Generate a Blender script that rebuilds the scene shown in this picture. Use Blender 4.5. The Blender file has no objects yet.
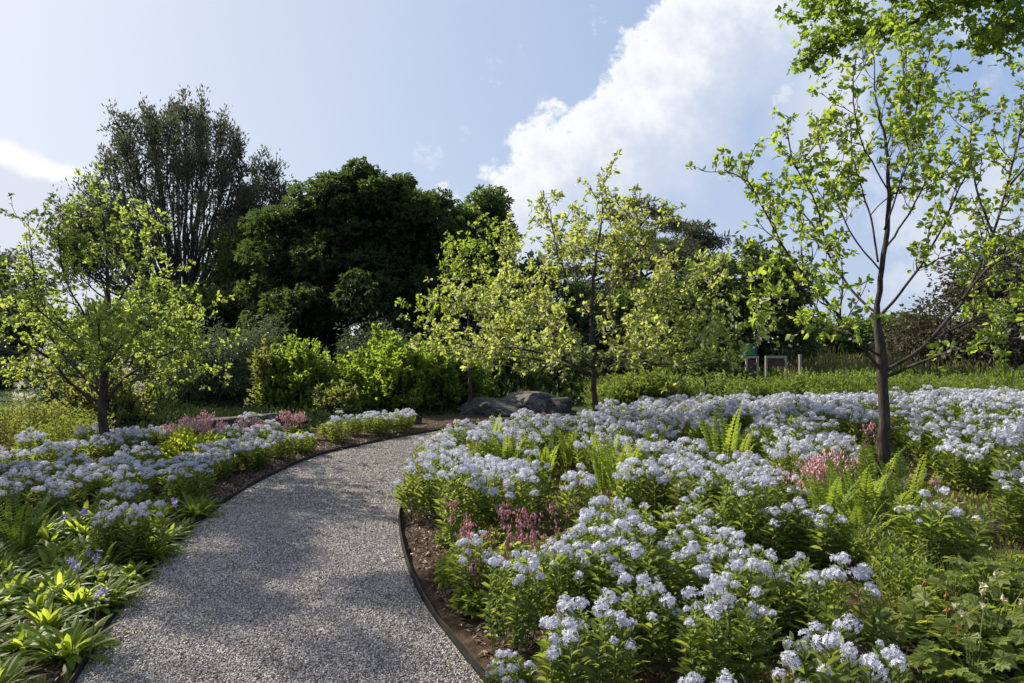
import bpy, math
import numpy as np
from mathutils import Vector, noise as mnoise

R = math.radians
F = 683.0; H = 1.6; YH = 341.5
SUN_AZ, SUN_EL = 56.0, 36.0          # degrees left of the view axis, above the horizon
SC = bpy.context.scene
COL = SC.collection

# ------------------------------------------------------------------ camera, world, sun, exposure
cam = bpy.data.cameras.new('camera')
cam.sensor_width = 36; cam.lens = 36 * F / 1024
cam.clip_start = 0.05; cam.clip_end = 3000
camo = bpy.data.objects.new('camera', cam); COL.objects.link(camo)
camo.location = (0, 0, H); camo.rotation_euler = (R(90), 0, 0)
SC.camera = camo

SC.view_settings.view_transform = 'Standard'
SC.view_settings.look = 'None'
SC.view_settings.exposure = 0.86
SC.view_settings.gamma = 1
SC.view_settings.use_curve_mapping = False
SC.render.engine = 'CYCLES'
cy = SC.cycles
cy.use_denoising = True
cy.max_bounces = 7; cy.diffuse_bounces = 4; cy.glossy_bounces = 2; cy.transmission_bounces = 6
cy.transparent_max_bounces = 4
cy.caustics_reflective = False; cy.caustics_refractive = False
cy.sample_clamp_indirect = 4
SC.render.use_persistent_data = False

class NT:
    """small helper around a node tree"""
    def __init__(s, tree): s.t = tree; s.n = tree.nodes; s.l = tree.links
    def new(s, kind, **kw):
        nd = s.n.new(kind)
        for k, v in kw.items(): setattr(nd, k, v)
        return nd
    def put(s, sock, v):
        if hasattr(v, 'is_output'): s.l.new(v, sock)
        elif v is not None: sock.default_value = v
    def math(s, op, a, b=None, c=None, clamp=False):
        nd = s.new('ShaderNodeMath', operation=op, use_clamp=clamp)
        for i, v in enumerate((a, b, c)):
            if v is not None: s.put(nd.inputs[i], v)
        return nd.outputs[0]
    def sstep(s, v, a, b, x=0.0, y=1.0):
        nd = s.new('ShaderNodeMapRange', interpolation_type='SMOOTHSTEP')
        for i, q in enumerate((v, a, b, x, y)): s.put(nd.inputs[i], q)
        return nd.outputs[0]
    def mix(s, f, a, b, blend='MIX'):
        nd = s.new('ShaderNodeMix', data_type='RGBA', blend_type=blend)
        s.put(nd.inputs[0], f); s.put(nd.inputs[6], a); s.put(nd.inputs[7], b)
        return nd.outputs[2]
    def noise(s, vec, scale, detail=4, rough=.55, dist=0.0):
        nd = s.new('ShaderNodeTexNoise')
        if vec is not None: s.l.new(vec, nd.inputs['Vector'])
        nd.inputs['Scale'].default_value = scale; nd.inputs['Detail'].default_value = detail
        nd.inputs['Roughness'].default_value = rough; nd.inputs['Distortion'].default_value = dist
        return nd.outputs[0]
    def comb(s, x, y, z):
        nd = s.new('ShaderNodeCombineXYZ')
        for i, v in enumerate((x, y, z)): s.put(nd.inputs[i], v)
        return nd.outputs[0]

def c4(c): return (c[0], c[1], c[2], 1.0)

world = bpy.data.worlds.new('World'); SC.world = world
world.use_nodes = True
w = NT(world.node_tree); w.n.clear()
SKY_STRENGTH = 0.078
sky = w.new('ShaderNodeTexSky', sky_type='NISHITA', sun_disc=False)
sky.sun_elevation = R(SUN_EL); sky.sun_rotation = R(-SUN_AZ)
sky.air_density = 1.0; sky.dust_density = 1.6; sky.ozone_density = 1.5
tc = w.new('ShaderNodeTexCoord')
sep = w.new('ShaderNodeSeparateXYZ'); w.l.new(tc.outputs['Generated'], sep.inputs[0])
dx, dy, dz = sep.outputs
dyc = w.math('MAXIMUM', dy, 0.08)
u = w.math('DIVIDE', dx, dyc); v = w.math('DIVIDE', dz, dyc)     # gnomonic sky coordinates of the southern sky
uv = w.comb(u, v, 0.0)
n1 = w.noise(uv, 5.0, 8, .6); n2 = w.noise(uv, 16.0, 6, .62); n3 = w.noise(uv, 2.3, 5, .55)
# great cumulus bank: its sunlit edge climbs from the low south up to the right
s_ = w.math('SUBTRACT', w.math('MULTIPLY', w.math('ADD', u, .10), .671), w.math('MULTIPLY', w.math('SUBTRACT', v, .20), .741))
s_ = w.math('ADD', s_, w.math('MULTIPLY', w.math('SUBTRACT', n1, .5), .30))
s_ = w.math('ADD', s_, w.math('MULTIPLY', w.math('SUBTRACT', n2, .5), .16))
edge = w.sstep(s_, -.004, .026)
fade = w.sstep(s_, .04, .36, 1.0, 0.0)
bank = w.math('MULTIPLY', edge, fade)
bright = w.sstep(w.math('ADD', s_, w.math('MULTIPLY', w.math('SUBTRACT', n2, .5), .12)), .0, .17, 1.0, .25)
# thin veil low down and to the right
veil = w.math('MULTIPLY', w.sstep(w.math('ADD', v, w.math('MULTIPLY', n3, .25)), .08, .55, .50, .0), w.sstep(u, -.1, .25))
# fair weather puffs toward the west side
pf = w.math('ADD', w.math('MULTIPLY', n3, .55), w.math('MULTIPLY', n1, .45))
puff = w.math('MULTIPLY', w.sstep(pf, .46, .55), w.sstep(u, .28, .5))
# bright streak of cloud toward the sun, with a grey bank under it
st = w.math('ADD', w.math('SUBTRACT', v, w.math('SUBTRACT', .12, w.math('MULTIPLY', u, .20))), w.math('MULTIPLY', w.math('SUBTRACT', n1, .5), .10))
streak = w.math('MULTIPLY', w.sstep(w.math('ABSOLUTE', st), .006, .024, 1.0, 0.0), w.sstep(u, -.66, -.56, 1.0, 0.0))
under = w.math('MULTIPLY', w.sstep(st, -.03, .0, .55, 0.0), w.sstep(u, -.5, -.30, 1.0, 0.0))
front = w.sstep(dy, .08, .2)
n4 = w.noise(uv, 9.0, 8, .62)
shreds = w.math('MULTIPLY', w.sstep(n4, .55, .66), w.math('MULTIPLY', w.sstep(s_, -.12, -.06), w.sstep(v, .22, .32)))
shreds = w.math('MULTIPLY', shreds, w.sstep(s_, .3, .2))
m = w.math('MAXIMUM', w.math('MAXIMUM', bank, shreds), w.math('MAXIMUM', veil, puff))
m = w.math('MULTIPLY', m, front)
skyc = w.mix(1.0, sky.outputs[0], (0.92, 0.92, 0.96, 1), 'MULTIPLY')
evenc = w.mix(w.sstep(u, -.75, .6), (5.2, 5.6, 6.4, 1), (2.7, 3.7, 5.7, 1))
base = w.mix(0.84, skyc, evenc)                       # thin high haze that evens the sky out
cloudc = w.mix(bright, (4.4, 4.9, 5.9, 1), (7.0, 7.1, 7.3, 1))
c = w.mix(m, base, cloudc)
c = w.mix(w.math('MULTIPLY', under, front), c, (4.9, 5.2, 5.9, 1))
c = w.mix(w.math('MULTIPLY', streak, front), c, (7.2, 7.2, 7.2, 1))
bg = w.new('ShaderNodeBackground'); bg.inputs[1].default_value = SKY_STRENGTH
w.l.new(c, bg.inputs[0])
wo = w.new('ShaderNodeOutputWorld'); w.l.new(bg.outputs[0], wo.inputs[0])

sun = bpy.data.lights.new('sun', 'SUN'); sun.energy = 5.0; sun.angle = R(0.53); sun.color = (1.0, .91, .76)
suno = bpy.data.objects.new('sun', sun); COL.objects.link(suno)
sdir = Vector((-math.sin(R(SUN_AZ)) * math.cos(R(SUN_EL)), math.cos(R(SUN_AZ)) * math.cos(R(SUN_EL)), math.sin(R(SUN_EL))))
suno.rotation_euler = sdir.to_track_quat('Z', 'Y').to_euler()

# ------------------------------------------------------------------ mesh helpers
def A(*a): return np.array(a, float)
def nrm(v): return v / np.maximum(np.linalg.norm(v, axis=-1, keepdims=True), 1e-9)
UP = A(0, 0, 1)

class MB:
    """collects arrays of vertices and faces, links them as one mesh object"""
    def __init__(s): s.v = []; s.f = {3: [], 4: []}; s.m = {3: [], 4: []}; s.n = 0
    def add(s, V, faces, mi=0):
        V = np.asarray(V, float).reshape(-1, 3)
        for f in faces:
            f = np.asarray(f, np.int64)
            if f.size == 0: continue
            k = f.shape[-1]; f = f.reshape(-1, k)
            s.f[k].append(f + s.n); s.m[k].append(np.full(len(f), mi))
        s.v.append(V); s.n += len(V)
    def inst(s, T, P, X, Y, Z, sx, sy, sz, mi=0):
        """copies of template T=(verts, faces) at points P with axes X Y Z"""
        tv, tf = T; n = len(P)
        if n == 0: return
        b = lambda q: np.broadcast_to(np.asarray(q, float), (n,))[:, None, None]
        V = P[:, None, :] + tv[None, :, 0:1] * b(sx) * X[:, None, :] + tv[None, :, 1:2] * b(sy) * Y[:, None, :] + tv[None, :, 2:3] * b(sz) * Z[:, None, :]
        off = (np.arange(n) * len(tv))[:, None, None]
        s.add(V, [np.asarray(f)[None] + off for f in tf], mi)
    def mesh(s, name, mats, smooth=False):
        me = bpy.data.meshes.new(name)
        V = np.concatenate(s.v) if s.v else np.zeros((0, 3))
        me.vertices.add(len(V)); me.vertices.foreach_set('co', V.astype(np.float32).ravel())
        li, tot, mi = [], [], []
        for k in (3, 4):
            if s.f[k]:
                f = np.concatenate(s.f[k]); li.append(f.ravel()); tot.append(np.full(len(f), k)); mi.append(np.concatenate(s.m[k]))
        li = np.concatenate(li); tot = np.concatenate(tot); mi = np.concatenate(mi)
        st = np.concatenate([[0], np.cumsum(tot)[:-1]])
        me.loops.add(len(li)); me.loops.foreach_set('vertex_index', li.astype(np.int32))
        me.polygons.add(len(tot)); me.polygons.foreach_set('loop_start', st.astype(np.int32))
        me.polygons.foreach_set('loop_total', tot.astype(np.int32))
        me.polygons.foreach_set('material_index', mi.astype(np.int32))
        me.polygons.foreach_set('use_smooth', np.full(len(tot), smooth))
        for q in (mats if isinstance(mats, (list, tuple)) else [mats]): me.materials.append(q)
        me.update(calc_edges=True)
        return me
    def build(s, name, mats, parent=None, smooth=False):
        return put(name, s.mesh(name, mats, smooth), parent)

def put(name, me, parent=None, loc=None, rot=None, sc=None):
    o = bpy.data.objects.new(name, me); COL.objects.link(o)
    if parent is not None: o.parent = parent
    if loc is not None: o.location = loc
    if rot is not None: o.rotation_euler = rot
    if sc is not None: o.scale = sc if hasattr(sc, '__len__') else (sc, sc, sc)
    return o

def tag(o, label=None, cat=None, group=None, kind=None):
    if label: o['label'] = label
    if cat: o['category'] = cat
    if group: o['group'] = group
    if kind: o['kind'] = kind
    return o

def thing(name, label, cat, loc=(0, 0, 0), rz=0.0, sc=1.0, group=None):
    o = bpy.data.objects.new(name, None); COL.objects.link(o)
    o.empty_display_size = .1
    o.location = loc; o.rotation_euler = (0, 0, rz)
    o.scale = (sc, sc, sc) if not hasattr(sc, '__len__') else sc
    return tag(o, label, cat, group)

def copy_part(o, parent):
    c = o.copy(); COL.objects.link(c); c.parent = parent
    return c

def at(px, Y): return (px - 512) / F * Y
def zat(py, Y): return H - (py - YH) / F * Y
def pt(px, py, Y): return A(at(px, Y), Y, zat(py, Y))

ORD = 'zeroth first second third fourth fifth sixth seventh eighth ninth tenth eleventh twelfth thirteenth fourteenth fifteenth sixteenth seventeenth eighteenth nineteenth twentieth'.split()
ORD += ['twenty-' + q for q in ORD[1:10]] + ['thirtieth'] + ['thirty-' + q for q in ORD[1:10]]

# leaf templates: x width, y length, z normal
LEAF2 = (A([0, 0, 0], [.5, .45, .10], [0, 1, 0], [-.5, .45, .10]), [[[0, 1, 2], [0, 2, 3]]])
LEAF6 = (A([0, 0, 0], [-.42, .32, .07], [0, .33, 0], [.42, .32, .07], [-.40, .68, .03], [0, .68, -.05], [.40, .68, .03], [0, 1, -.16]),
         [[[0, 3, 2], [0, 2, 1], [6, 7, 5], [5, 7, 4]], [[2, 3, 6, 5], [1, 2, 5, 4]]])
def star(k, w_, tilt=.12):
    V, Fq = [], []
    for i in range(k):
        a = 2 * math.pi * i / k; d = A(math.cos(a), math.sin(a), 0); q = A(-math.sin(a), math.cos(a), 0)
        n = len(V)
        V += [A(0, 0, 0), d * .55 + q * w_ + UP * tilt * .6, d + UP * tilt, d * .55 - q * w_ + UP * tilt * .6]
        Fq.append([n, n + 1, n + 2, n + 3])
    return np.array(V), [Fq]
STAR = star(5, .22)
def palm(k, spread, w_):
    """palmate leaf of k leaflets, or a lobed leaf when w_ is wide"""
    V, T = [], []
    for i in range(k):
        a = (i / (k - 1) - .5) * spread; L = 1 - .35 * abs(i / (k - 1) - .5) * 2
        d = A(math.sin(a), math.cos(a), 0); q = A(math.cos(a), -math.sin(a), 0); n = len(V)
        V += [A(0, 0, 0), d * .62 * L + q * w_ + UP * .05, d * L - UP * .12, d * .62 * L - q * w_ + UP * .05]
        T += [[n, n + 1, n + 2], [n, n + 2, n + 3]]
    return np.array(V), [T]
PALM5 = palm(5, 3.2, .17)
LOBE = palm(7, 4.9, .33)
OCTA = (A([1, 0, 0], [-1, 0, 0], [0, 1, 0], [0, -1, 0], [0, 0, 1], [0, 0, -1]) * .5,
        [[[0, 2, 4], [2, 1, 4], [1, 3, 4], [3, 0, 4], [2, 0, 5], [1, 2, 5], [3, 1, 5], [0, 3, 5]]])

def frames(D, N):
    """axes for leaves pointing along D with normals near N"""
    Y = nrm(D); X = nrm(np.cross(Y, N)); Z = np.cross(X, Y)
    return X, Y, Z
def rdir(rng, n): return nrm(rng.normal(size=(n, 3)))

def leaves(mb, rng, T, P, D, up=.7, L=.09, W=.05, var=.3, mi=0, droop=.0):
    n = len(P)
    if n == 0: return
    D = nrm(D + A(0, 0, -droop))
    N = nrm(UP * up + rdir(rng, n) * (1 - up * .5))
    X, Y, Z = frames(D, N)
    s = 1 + var * rng.uniform(-1, 1, n)
    mb.inst(T, P, X, Y, Z, W * s, L * s, L * s, mi)

def smooth_pts(pts, step):
    pts = np.asarray(pts, float)
    if len(pts) == 2: pts = np.array([pts[0], pts.mean(0), pts[1]])
    P = np.vstack([2 * pts[0] - pts[1], pts, 2 * pts[-1] - pts[-2]])
    out = []
    for i in range(1, len(P) - 2):
        n = max(2, int(np.linalg.norm(P[i + 1] - P[i]) / step))
        t = np.linspace(0, 1, n, endpoint=False)[:, None]
        a, b, c_, d = P[i - 1], P[i], P[i + 1], P[i + 2]
        out.append(.5 * ((2 * b) + (c_ - a) * t + (2 * a - 5 * b + 4 * c_ - d) * t ** 2 + (-a + 3 * b - 3 * c_ + d) * t ** 3))
    out.append(pts[-1:]); return np.vstack(out)

def tube(mb, pts, rad, sides=6, mi=0):
    pts = np.asarray(pts, float); n = len(pts)
    rad = np.broadcast_to(np.asarray(rad, float), (n,))
    T = nrm(np.gradient(pts, axis=0))
    ref = A(0, 1, 0) if abs(T[0] @ A(0, 1, 0)) < .8 else A(1, 0, 0)
    X = nrm(np.cross(T, ref)); Yv = np.cross(T, X)
    a = np.linspace(0, 2 * math.pi, sides, endpoint=False)
    V = pts[:, None] + rad[:, None, None] * (np.cos(a)[None, :, None] * X[:, None] + np.sin(a)[None, :, None] * Yv[:, None])
    i = np.arange(n - 1)[:, None] * sides; j = np.arange(sides)[None]; k = (j + 1) % sides
    Q = np.stack([i + j, i + k, i + sides + k, i + sides + j], -1).reshape(-1, 4)
    mb.add(V, [Q], mi)

def box(mb, c, d, rz=0.0, mi=0):
    x, y, z = [q / 2 for q in d]
    V = A([-x, -y, -z], [x, -y, -z], [x, y, -z], [-x, y, -z], [-x, -y, z], [x, -y, z], [x, y, z], [-x, y, z])
    ca, sa = math.cos(rz), math.sin(rz)
    V = np.stack([V[:, 0] * ca - V[:, 1] * sa, V[:, 0] * sa + V[:, 1] * ca, V[:, 2]], 1) + np.asarray(c, float)
    mb.add(V, [[[0, 3, 2, 1], [4, 5, 6, 7], [0, 1, 5, 4], [1, 2, 6, 5], [2, 3, 7, 6], [3, 0, 4, 7]]], mi)

# ------------------------------------------------------------------ materials
def mat(name):
    m_ = bpy.data.materials.new(name); m_.use_nodes = True
    t = NT(m_.node_tree); t.n.clear()
    t.out = t.new('ShaderNodeOutputMaterial')
    return m_, t

def leaf_mat(name, c1, c2, t1=None, t2=None, tmix=.45, rough=.5, spec=.3, obj=.25):
    m_, t = mat(name)
    g = t.new('ShaderNodeNewGeometry'); oi = t.new('ShaderNodeObjectInfo')
    r = g.outputs['Random Per Island']
    vary = t.math('ADD', 1 - obj / 2, t.math('MULTIPLY', oi.outputs['Random'], obj))
    col = t.mix(r, c4(c1), c4(c2))
    hs = t.new('ShaderNodeHueSaturation'); t.l.new(col, hs.inputs['Color']); t.l.new(vary, hs.inputs['Value'])
    p = t.new('ShaderNodeBsdfPrincipled')
    t.l.new(hs.outputs[0], p.inputs['Base Color'])
    p.inputs['Roughness'].default_value = rough; p.inputs['Specular IOR Level'].default_value = spec
    if t1 is None:
        t.l.new(p.outputs[0], t.out.inputs[0]); return m_
    tcol = t.mix(r, c4(t1), c4(t2))
    h2 = t.new('ShaderNodeHueSaturation'); t.l.new(tcol, h2.inputs['Color']); t.l.new(vary, h2.inputs['Value'])
    tr = t.new('ShaderNodeBsdfTranslucent'); t.l.new(h2.outputs[0], tr.inputs[0])
    mx = t.new('ShaderNodeMixShader'); mx.inputs[0].default_value = tmix
    t.l.new(p.outputs[0], mx.inputs[1]); t.l.new(tr.outputs[0], mx.inputs[2])
    t.l.new(mx.outputs[0], t.out.inputs[0])
    return m_

def rough_mat(name, c1, c2, scale=8.0, bump=.4, rough=.85, stretch=(1, 1, 1), detail=6):
    m_, t = mat(name)
    tc_ = t.new('ShaderNodeTexCoord'); mp = t.new('ShaderNodeMapping'); mp.inputs['Scale'].default_value = stretch
    t.l.new(tc_.outputs['Object'], mp.inputs[0])
    n = t.noise(mp.outputs[0], scale, detail, .65)
    f = t.sstep(n, .35, .68)
    p = t.new('ShaderNodeBsdfPrincipled'); p.inputs['Roughness'].default_value = rough
    p.inputs['Specular IOR Level'].default_value = .25
    t.l.new(t.mix(f, c4(c1), c4(c2)), p.inputs['Base Color'])
    b = t.new('ShaderNodeBump'); b.inputs['Strength'].default_value = bump; b.inputs['Distance'].default_value = .02
    t.l.new(n, b.inputs['Height']); t.l.new(b.outputs[0], p.inputs['Normal'])
    t.l.new(p.outputs[0], t.out.inputs[0])
    return m_

M = {}
M['bark'] = rough_mat('bark', (.022, .018, .015), (.075, .060, .048), 22, .8, stretch=(1, 1, .25))
M['bark_grey'] = rough_mat('bark_grey', (.03, .027, .024), (.10, .09, .08), 6, .6, stretch=(1, 1, .3))
M['stem'] = leaf_mat('stem', (.07, .11, .03), (.10, .14, .04))
M['spring_leaf'] = leaf_mat('spring_leaf', (.06, .098, .020), (.12, .16, .035), (.30, .42, .05), (.55, .63, .12), .54, .45)
M['spring_leaf_pale'] = leaf_mat('spring_leaf_pale', (.09, .135, .022), (.15, .20, .035), (.42, .51, .08), (.68, .73, .17), .56, .45)
M['blossom_white'] = leaf_mat('blossom_white', (.62, .60, .50), (.75, .72, .66), (.6, .58, .45), (.7, .68, .6), .4, .6)
M['maple_leaf'] = leaf_mat('maple_leaf', (.06, .11, .018), (.09, .15, .03), (.30, .46, .03), (.45, .60, .05), .55)
M['vase_leaf'] = leaf_mat('vase_leaf', (.06, .105, .018), (.11, .165, .03), (.30, .44, .035), (.50, .60, .07), .5, .45)
M['dark_leaf'] = leaf_mat('dark_leaf', (.021, .038, .016), (.048, .072, .030), (.09, .16, .028), (.18, .26, .045), .33, .6, .12)
M['shade_toned_leaf'] = leaf_mat('shade_toned_leaf', (.012, .022, .010), (.028, .044, .016), (.03, .05, .012), (.06, .09, .02), .2, .6, .15)  # near-black green: tree shadow put into the ground cover's leaf colour
M['needle'] = leaf_mat('needle', (.055, .066, .050), (.105, .11, .078), (.09, .11, .06), (.15, .16, .08), .35, .7, .12)
M['pine_leaf'] = leaf_mat('pine_leaf', (.07, .08, .05), (.12, .12, .08), (.11, .12, .06), (.18, .19, .09), .3, .7, .15)
M['mid_leaf'] = leaf_mat('mid_leaf', (.034, .058, .018), (.065, .098, .03), (.12, .19, .025), (.21, .29, .04), .4)
M['grey_leaf'] = leaf_mat('grey_leaf', (.06, .085, .045), (.10, .13, .075), (.10, .14, .05), (.15, .19, .08), .35)
M['shrub_leaf'] = leaf_mat('shrub_leaf', (.055, .105, .018), (.105, .165, .032), (.28, .44, .03), (.50, .61, .06), .5, .4)
M['shrub_leaf_deep'] = leaf_mat('shrub_leaf_deep', (.05, .095, .018), (.09, .14, .025), (.22, .36, .025), (.36, .48, .04), .45, .4)
M['olive_leaf'] = leaf_mat('olive_leaf', (.08, .10, .025), (.14, .155, .05), (.26, .30, .05), (.38, .40, .08), .45)
M['brown_leaf'] = leaf_mat('brown_leaf', (.045, .045, .028), (.085, .078, .048), (.08, .08, .03), (.12, .11, .05), .3)
M['amsonia_leaf'] = leaf_mat('amsonia_leaf', (.060, .094, .022), (.110, .148, .036), (.26, .34, .035), (.43, .49, .065), .43, .45)
M['petal'] = leaf_mat('petal', (.49, .50, .64), (.71, .71, .80), (.45, .46, .58), (.62, .63, .71), .34, .6, .15, .18)
M['meadow_leaf'] = leaf_mat('meadow_leaf', (.07, .11, .02), (.12, .17, .035), (.26, .34, .035), (.38, .45, .06), .45)
M['strap_leaf'] = leaf_mat('strap_leaf', (.075, .125, .022), (.135, .19, .04), (.44, .56, .04), (.62, .70, .08), .52, .5, .25)
M['fern_leaf'] = leaf_mat('fern_leaf', (.08, .13, .02), (.13, .18, .035), (.36, .48, .04), (.52, .60, .07), .5)
M['fern_green'] = leaf_mat('fern_green', (.045, .085, .018), (.075, .12, .025), (.2, .3, .03), (.3, .4, .05), .45)
M['lime_leaf'] = leaf_mat('lime_leaf', (.15, .20, .02), (.22, .27, .03), (.46, .56, .03), (.60, .66, .06), .5)
M['purple_leaf'] = leaf_mat('purple_leaf', (.05, .035, .04), (.09, .06, .07), (.12, .05, .06), (.16, .08, .08), .3)
M['lobed_leaf'] = leaf_mat('lobed_leaf', (.085, .12, .025), (.15, .18, .045), (.34, .42, .045), (.52, .56, .08), .46)
M['pink'] = leaf_mat('pink', (.72, .42, .47), (.84, .60, .62), (.6, .32, .37), (.72, .46, .48), .4, .5)
M['pink_deep'] = leaf_mat('pink_deep', (.60, .26, .36), (.74, .42, .48), (.55, .2, .28), (.65, .32, .38), .4, .5)
M['violet'] = leaf_mat('violet', (.20, .15, .50), (.32, .24, .62), (.2, .14, .5), (.3, .22, .6), .4)
M['tan_grass'] = leaf_mat('tan_grass', (.16, .14, .075), (.24, .20, .11), (.2, .18, .08), (.3, .25, .12), .4)
M['rust_bud'] = leaf_mat('rust_bud', (.28, .12, .04), (.38, .18, .06), (.3, .1, .03), (.4, .18, .05), .3)
M['cream'] = leaf_mat('cream', (.55, .50, .32), (.65, .6, .4), (.5, .45, .25), (.6, .55, .3), .35)
def rock_mat(name, c1, c2, c3):
    m_, t = mat(name)
    tc_ = t.new('ShaderNodeTexCoord'); mp = t.new('ShaderNodeMapping'); mp.inputs['Scale'].default_value = (1, 1, 2.2); mp.inputs['Rotation'].default_value = (.1, .15, 0)
    t.l.new(tc_.outputs['Object'], mp.inputs[0])
    a_ = t.noise(mp.outputs[0], 2.5, 8, .65); f_ = t.noise(mp.outputs[0], 26, 6, .7)
    vo = t.new('ShaderNodeTexVoronoi', feature='DISTANCE_TO_EDGE'); vo.inputs['Scale'].default_value = 2.6
    wv = t.new('ShaderNodeVectorMath', operation='ADD'); t.l.new(mp.outputs[0], wv.inputs[0])
    nv = t.new('ShaderNodeTexNoise'); nv.inputs['Scale'].default_value = 3; t.l.new(mp.outputs[0], nv.inputs['Vector'])
    sc_ = t.new('ShaderNodeVectorMath', operation='SCALE'); sc_.inputs['Scale'].default_value = .5; t.l.new(nv.outputs['Color'], sc_.inputs[0]); t.l.new(sc_.outputs[0], wv.inputs[1])
    t.l.new(wv.outputs[0], vo.inputs['Vector'])
    crack = t.sstep(vo.outputs['Distance'], .0, .035)
    col = t.mix(t.sstep(a_, .35, .65), c4(c1), c4(c2)); col = t.mix(t.sstep(f_, .52, .66), col, c4(c3))
    col = t.mix(crack, (.012, .011, .010, 1), col)
    p = t.new('ShaderNodeBsdfPrincipled'); p.inputs['Roughness'].default_value = .85; p.inputs['Specular IOR Level'].default_value = .3
    t.l.new(col, p.inputs['Base Color'])
    h_ = t.math('ADD', t.math('MULTIPLY', a_, 1.0), t.math('ADD', t.math('MULTIPLY', f_, .35), t.math('MULTIPLY', crack, .5)))
    b = t.new('ShaderNodeBump'); b.inputs['Strength'].default_value = 1; b.inputs['Distance'].default_value = .06
    t.l.new(h_, b.inputs['Height']); t.l.new(b.outputs[0], p.inputs['Normal']); t.l.new(p.outputs[0], t.out.inputs[0])
    return m_
M['rock'] = rock_mat('rock', (.045, .043, .042), (.12, .11, .105), (.20, .19, .17))
M['rock_dark'] = rock_mat('rock_dark', (.03, .03, .032), (.08, .077, .078), (.14, .135, .125))
M['rock_red'] = rock_mat('rock_red', (.12, .085, .07), (.22, .16, .135), (.28, .23, .20))
M['edging'] = rough_mat('edging', (.010, .010, .010), (.030, .026, .022), 9, .2, .5)
M['pale_wood'] = rough_mat('pale_wood', (.22, .20, .17), (.36, .33, .29), 12, .3, .7, stretch=(4, 4, .5))
M['dark_board'] = rough_mat('dark_board', (.05, .03, .026), (.10, .055, .045), 9, .3, .7)
M['sign_green'] = rough_mat('sign_green', (.03, .11, .03), (.08, .22, .04), 3, .1, .45)
M['sign_blue'] = rough_mat('sign_blue', (.02, .05, .11), (.04, .08, .16), 3, .1, .45)
# ------------------------------------------------------------------ ground, path, edging
PL = A([2.6, -5], [.55, -2], [-.9, 0], [-1.62, 1.8], [-2.05, 3.2], [-2.36, 4.16], [-2.72, 5.77], [-2.88, 7.3], [-2.84, 8.6], [-2.69, 9.63], [-2.33, 10.46], [-1.86, 11.4],
       [-1.13, 12.5], [-.3, 13.5], [.8, 14.4], [2.5, 15.4], [5, 16.3], [9, 17.1], [15, 17.8])
PR = A([4.2, -4.2], [2.3, -1.5], [1.1, .45], [.3, 2.2], [-.13, 3.2], [-.30, 3.59], [-.52, 4.13], [-.72, 4.76], [-.93, 5.65], [-1.07, 6.53], [-1.10, 7.6], [-.98, 8.7], [-.72, 9.6],
       [-.30, 10.5], [.3, 11.4], [1.05, 12.2], [2.0, 13.0], [3.4, 13.8], [5.5, 14.6], [9.3, 15.3], [15, 16])
def resample(P, n):
    S = smooth_pts(np.hstack([P, np.zeros((len(P), 1))]), .08)[:, :2]
    d = np.concatenate([[0], np.cumsum(np.linalg.norm(np.diff(S, axis=0), axis=1))])
    t = np.linspace(0, d[-1], n)
    return np.stack([np.interp(t, d, S[:, i]) for i in (0, 1)], 1)
NP = 240
EL, ER = resample(PL, NP), resample(PR, NP)
CEN = (EL + ER) / 2
HALF = np.linalg.norm(EL - ER, axis=1) / 2

def seg_dist(P, S):
    """distance from points P to polyline S, index of the nearest vertex"""
    P = np.atleast_2d(P); out = np.empty(len(P)); idx = np.empty(len(P), int)
    for i in range(0, len(P), 4000):
        d = np.linalg.norm(P[i:i + 4000, None] - S[None], axis=2)
        idx[i:i + 4000] = d.argmin(1); out[i:i + 4000] = d.min(1)
    return out, idx
def path_dist(P):
    """signed distance outside the path edge: positive on the bed; second value True on the east (right) side"""
    P = np.atleast_2d(P)[:, :2]
    d, i = seg_dist(P, CEN)
    tg = np.gradient(CEN, axis=0)[i]
    q = P - CEN[i]
    side = (tg[:, 1] * q[:, 0] - tg[:, 0] * q[:, 1]) > 0
    dl, _ = seg_dist(P, EL); dr, _ = seg_dist(P, ER)
    de = np.where(side, dr, dl)
    return np.where(d > HALF[i], de, -de), side
def sst(x, a, b):
    t = np.clip((x - a) / (b - a), 0, 1); return t * t * (3 - 2 * t)
def zf(P):
    """ground height"""
    P = np.atleast_2d(np.asarray(P, float))[:, :2]
    d, side = path_dist(P)
    x, y = P[:, 0], P[:, 1]
    z = np.where(d > 0, .028 * sst(d, .02, .25), -.03)
    z = z + np.where(side, .24 * sst(d, .3, 5), .05 * sst(d, .5, 3)) * (d > 0)
    z = z + np.where(d > .15, .018 * np.sin(3.1 * x + 1.7 * y) * np.sin(2.3 * y - 1.1 * x), 0)
    return z
def z1(x, y): return float(zf([[x, y]])[0])

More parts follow.
